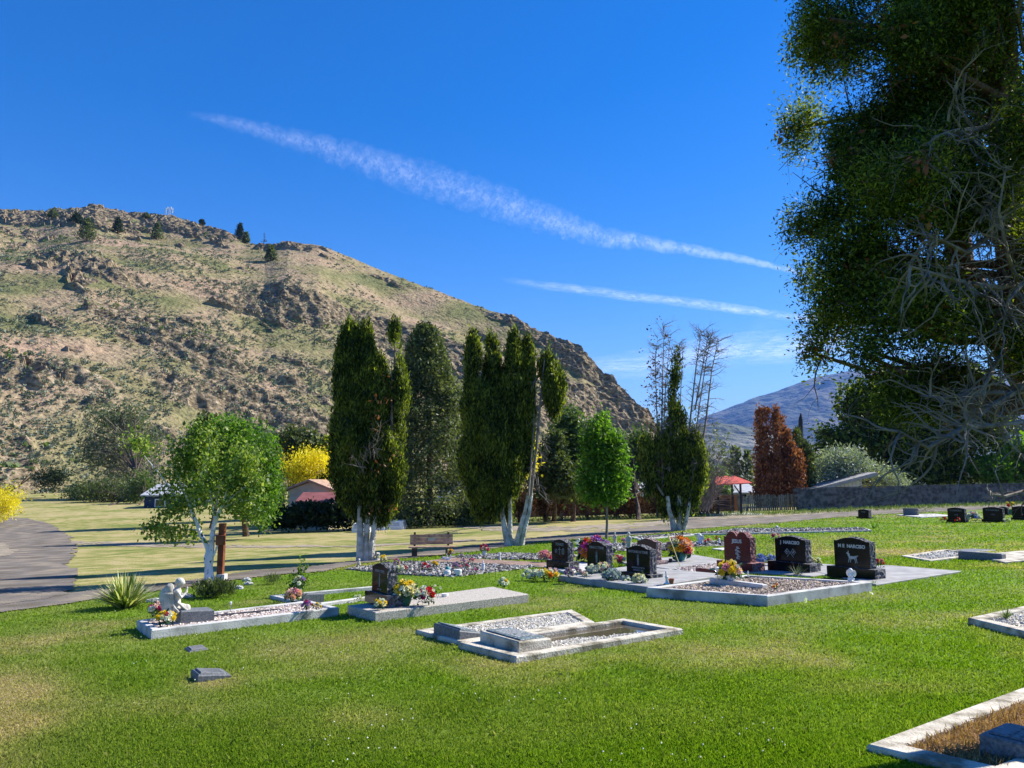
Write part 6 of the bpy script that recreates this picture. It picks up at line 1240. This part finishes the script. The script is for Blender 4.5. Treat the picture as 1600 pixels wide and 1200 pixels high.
mb.add(V, [(0, 1, 5, 4), (1, 2, 5), (2, 3, 4, 5), (3, 0, 4), (6, 10, 11, 7), (7, 11, 8), (8, 11, 10, 9), (9, 10, 6), (0, 6, 7, 1), (1, 7, 8, 2), (2, 8, 9, 3), (3, 9, 6, 0)]); mb.build('roof', M['red_roof'], t)
mb = MB()
for sx, px in ((1, 1116), (-1, 1151)):
    q = P(px, 785, Yg); mb.tube([(q.x, Yg-1.1, c.z+1.5), (q.x+sx*.45, Yg-1.1, c.z+2.15)], .05, 6)
mb.build('braces', M['dark_metal'], t)
MB().box(c+Vector((.3, 0, .02)), (4.2, 3.4, .1)).build('concrete_pad', M['concrete'], t)
q = gz(P(1130, 785, Yg)); t = thing('swing_bench', 'dark slatted bench under the red roofed shelter', 'bench', q)
mb = MB()
for k in range(5): mb.box(q+Vector((0, .28, .55+k*.13)), (1.15, .03, .1))
mb.build('backrest', M['dark_metal'], t); MB().box(q+Vector((0, 0, .45)), (1.15, .5, .05)).build('seat', M['dark_metal'], t)
for x in (-.5, .5):
    MB().box(q+Vector((x, 0, .22)), (.06, .5, .44)).build('leg', M['dark_metal'], t)
def house(label, px0, px1, py_eave, py_ridge, Y, wall, roof, name='house', ridge='x', dep=6, base=None, win=(), slope=None, door=None):
    a, b = P(px0, py_eave, Y), P(px1, py_eave, Y); zb = float(H((a.x+b.x)/2, Y))-.1; ze = a.z; zr = P(px0, py_ridge, Y).z; c = Vector(((a.x+b.x)/2, Y+dep/2, zb)); t = thing(name, label, 'house', c, 'houses beyond the cemetery')
    MB().box(Vector((c.x, Y+dep/2, (zb+ze)/2)), (b.x-a.x, dep, ze-zb)).build('wall', M[wall], t); o = .35; mb = MB(); th = .14
    if ridge == 'x':
        pr = [(Y-o, ze-.1), (Y+dep/2, zr), (Y+dep+o, ze-.1)]; V = [(x, y, z) for x in (a.x-o, b.x+o) for y, z in pr]+[(x, y, z+th) for x in (a.x-o, b.x+o) for y, z in pr]
    else:
        pr = [(a.x-o, ze-.1), (c.x, zr), (b.x+o, ze-.1)]; V = [(x, y, z) for y in (Y-o, Y+dep+o) for x, z in pr]+[(x, y, z+th) for y in (Y-o, Y+dep+o) for x, z in pr]
        MB().add([(a.x, Y-.003, ze), (b.x, Y-.003, ze), (c.x, Y-.003, zr-.05)], [(0, 1, 2)]).build('gable', M[wall], t)
    mb.add(V, [(0, 1, 4, 3), (1, 2, 5, 4), (6, 9, 10, 7), (7, 10, 11, 8), (0, 3, 9, 6), (2, 8, 11, 5), (0, 6, 7, 1), (1, 7, 8, 2), (3, 4, 10, 9), (4, 5, 11, 10)]); mb.build('roof', M[roof], t)
    for (wx, wy, ww, wh) in win:
        q = P(wx, wy, Y-.03); f = MB().box(q, (ww, .05, wh)).build('window', M['white'], t); MB().box(q-Vector((0, .03, 0)), (ww*.82, .02, wh*.8)).build('pane', M['glass'], f)
    return t
house('beige house with low gable and brown tiled roof', 450, 516, 766, 752, 54, 'beige_wall', 'tile_roof', ridge='y', dep=7)
house('small maroon roofed shed before the beige house', 472, 512, 784, 773, 50, 'beige_wall', 'maroon_roof', name='shed', ridge='x', dep=3)
house('dark blue house with a pale roof behind the birch', 226, 300, 774, 758, 88, 'navy_wall', 'white_roof', ridge='x', dep=8, win=[(250, 786, 1.2, .9)])
house('white house glimpsed through the spruce', 684, 742, 735, 718, 92, 'white_wall', 'tile_roof', ridge='x', dep=9, win=[(735, 745, 1.5, 1.2), (700, 745, 1.5, 1.2)])
house('pale house behind the young tree', 985, 1030, 768, 755, 84, 'white_wall', 'white_roof', ridge='x', dep=8)
house('blue grey house behind the red roofed shelter', 1150, 1182, 770, 757, 78, 'white_wall', 'white_roof', ridge='x', dep=8, win=[(1160, 778, 1.0, .9)])
house('long low cream building behind the right end of the wall', 1475, 1640, 749, 735, 100, 'beige_wall', 'tile_roof', ridge='x', dep=10)
house('small tan roofed shed behind the picket fence', 1225, 1252, 778, 768, 72, 'beige_wall', 'tile_roof', name='shed', ridge='x', dep=4)
a, b_ = P(1262, 765, 70), P(1346, 743, 70); t = thing('sloped_roof_house', 'white sided building with a single sloping roof over the wall', 'house', gz(a.lerp(b_, .5))); zb = float(H(a.x, 70))
V = [(x, y, z) for y in (70, 77) for x, z in ((a.x, zb), (b_.x, zb), (b_.x, b_.z-.25), (a.x, a.z-.25))]; mb = MB().add(V, [(0, 1, 2, 3), (5, 4, 7, 6), (1, 5, 6, 2), (4, 0, 3, 7), (3, 2, 6, 7)]); mb.build('wall', M['white_wall'], t)
V = [(x, y, z+dz) for dz in (0, .3) for y in (69, 73) for x, z in ((a.x-1.2, a.z-.55), (b_.x+1.0, b_.z-.0))]; mb = MB().add(V, [(0, 1, 3, 2), (4, 6, 7, 5), (0, 4, 5, 1), (2, 3, 7, 6), (0, 2, 6, 4), (1, 5, 7, 3)]); mb.build('roof', M['smooth_grey'], t)
mb = MB()
for i in range(14): x = a.x+(b_.x-a.x)*(i+.5)/14; mb.box((x, 69.985, (zb+a.z+(b_.z-a.z)*(i+.5)/14-.3)/2), (.04, .02, a.z+(b_.z-a.z)*(i+.5)/14-.3-zb))
mb.build('siding_battens', M['white_roof'], t)
q = gz(P(1251, 785, 80)); mb = MB().tube([q, P(1251, 690, 80), P(1251, 655, 80), P(1251.5, 645, 80)], [.32, .28, .22, .03], 8); o = mb.build('utility_pole', M['dark_metal'], loc=q); tag(o, 'dark tapering pole rising behind the brown cedars', 'pole')
# antenna mast on the hill
b = hill_at(264, 341); s = b.y/1200; t = thing('antenna_mast', 'white antenna mast on the crest of the hill', 'antenna mast', b); mb = MB()
for dx in (-.5, .5):
    for dy in (-.5, .5): mb.tube([b+Vector((dx, dy, -1)), b+Vector((dx*.6, dy*.6, 18*s))], [.09, .06], 5)
for k in range(6): z = k*3*s; mb.tube([b+Vector((-.5, -.5, z)), b+Vector((.5, -.5, z+3*s))], [.06, .06], 4); mb.tube([b+Vector((.5, -.5, z)), b+Vector((-.5, -.5, z+3*s))], [.06, .06], 4)
mb.build('lattice', M['white_wall'], t)
for dx, dz in ((-1.9, 14), (1.9, 14), (-1.0, 16), (1.0, 16), (-1.9, 9), (1.9, 10)):
    MB().box(b+Vector((dx, -.6, dz*s)), (.5, .3, 1.7)).build('antenna_panel', M['white'], t)
mb = MB().box(b+Vector((0, -.5, 14*s)), (4, .12, .12)); mb.box(b+Vector((0, -.5, 9.5*s)), (4, .12, .12)); mb.build('cross_bars', M['white_wall'], t)
# ---------------------------------------------------------------- lawn blades
def lawn():
    rs = np.random.default_rng(99)
    def batch(n, py0, py1, wmin, L0, Lmax=.2, x0=-160, x1=1760):
        px = rs.uniform(x0, x1, n); py = py0+(py1-py0)*rs.random(n)
        a, b, c = ray(px, py); k = -CAMZ/(c-.026*a+.023*b); x, y = a*k, b*k; k = (H(x, y)-CAMZ)/c; x, y = a*k, b*k
        ok = (k > 0) & (y < 55) & (y > .5) & (fieldmask(x, y) < .5)
        for q in PLOTS: ok &= ~inq(q, x, y)
        x, y = x[ok], y[ok]; m = len(x); z = H(x, y); D = np.hypot(x, y)
        dr = dryness(x, y); lush = fbm(x*2.2, y*2.2, seed=71, o=3)
        L = np.minimum(Lmax, L0*(.55+.75*rs.random(m))*(1-.35*dr)*(.7+.7*lush)*(1+D*.012)); wd = wmin*np.maximum(1, D/4.0)*(.7+.6*rs.random(m))
        an = rs.random(m)*6.283; ln = rs.normal(size=m)*.34+.3; d = np.stack([np.cos(an), np.sin(an), 0*an], -1); s = np.stack([-d[:, 1], d[:, 0], 0*an], -1)
        p = np.stack([x, y, z-.004], -1); up = np.array([0, 0, 1.])
        tip = p+up*(L*np.cos(ln))[:, None]+d*(L*np.sin(ln)*1.2)[:, None]; mid = p+up*(L*.6*np.cos(ln*.5))[:, None]+d*(L*.5*np.sin(ln*.5))[:, None]
        V = np.stack([p-s*wd[:, None]*.5, p+s*wd[:, None]*.5, mid+s*wd[:, None]*.38, tip, mid-s*wd[:, None]*.38], 1).reshape(-1, 3)
        return V, np.repeat(dr, 5)
    A1, d1 = batch(470000, 880, 1330, .0046, .027); A2, d2 = batch(150000, 800, 890, .0052, .034); A3, d3 = batch(1500, 980, 1330, .0035, .05, .08)
    A4, d4 = batch(130000, 860, 1330, .006, .03, .2, 1760, 2700); A5, d5 = batch(60000, 920, 1330, .006, .03, .2, -900, -160)
    V = np.concatenate([A1, A2, A3, A4, A5]); dr = np.concatenate([d1, d2, np.clip(d3+.35, 0, 1), d4, d5]); n = len(V)//5; mb = MB(); mb.add(V, np.arange(5*n).reshape(-1, 5)); o = mb.build('lawn_grass', M['blades'])
    a = o.data.attributes.new('dry', 'FLOAT', 'POINT'); a.data.foreach_set('value', dr.astype(np.float32))
    tag(o, 'short sunlit lawn blades with dry straw coloured patches', 'grass', kind='stuff')
    # dry tussocks on the field edge and along the wall
    px = rs.uniform(740, 1640, 9000); Yq = np.interp(px, [740, 1245, 1640], [57, 59.5, 67])-rs.random(9000)*4; x = (px-800)/1200*Yq
    V, F = leaves(np.stack([x, Yq, H(x, Yq)], -1), .22, rs, (0, 0, 1.5), .12); mb = MB(); mb.add(V, F); o = mb.build('verge_grass', M['straw' if False else 'light_leaf']); tag(o, 'tall thin grass along the foot of the wall and fences', 'grass', kind='stuff')
    # clover heads
    px = rs.uniform(100, 1600, 420); py = rs.uniform(930, 1200, 420); a_, b_, c_ = ray(px, py); k = -CAMZ/(c_-.026*a_+.023*b_); x, y = a_*k, b_*k; ok = np.ones(len(x), bool)
    for q in PLOTS: ok &= ~inq(q, x, y)
    ok &= vn(x*.9, y*.9, seed=5) > .55; x, y = x[ok], y[ok]; m = len(x); S_ = (.005+.003*rs.random(m))[:, None, None]
    V = OCT[None]*S_+np.stack([x, y, H(x, y)+.03+.01*rs.random(m)], -1)[:, None]; mb = MB(); mb.add(V.reshape(-1, 3), (OCF[None]+6*np.arange(m)[:, None, None]).reshape(-1, 3)); o = mb.build('clover_flowers', M['petal_white']); tag(o, 'tiny white clover heads sprinkled through the lawn', 'clover', kind='stuff')
lawn()
for i, (x, y, l_) in enumerate([(1258, 948, 'fallen white petal below the big gravel plot'), (1364, 935, 'fallen white petal below the pale wedge slab')]):
    b = G(x, y); V, F = leaves(np.array([b+Vector((0, 0, .05))]*3), .07, np.random.default_rng(i), (0, 0, .2), .6); mb = MB(); mb.add(V, F); o = mb.build('petal', M['petal_white'], loc=b); tag(o, l_, 'petal')

# ---------------------------------------------------------------- haze
m = bpy.data.materials.new('haze'); m.use_nodes = True; n = m.node_tree.nodes; n.remove(n['Principled BSDF']); pv = n.new('ShaderNodeVolumePrincipled')
pv.inputs['Color'].default_value = (.18, .40, 1, 1); pv.inputs['Density'].default_value = HAZE; pv.inputs['Anisotropy'].default_value = 0
m.node_tree.links.new(pv.outputs[0], n['Material Output'].inputs['Volume'])
mb = MB(); x = 15500; zl, zh = -60, 1560
mb.box((0, 0, (zl+zh)/2), (2*x, 2*x, zh-zl)); o = mb.build('haze', m); tag(o, 'thin blue haze filling the valley air', 'haze', kind='stuff')
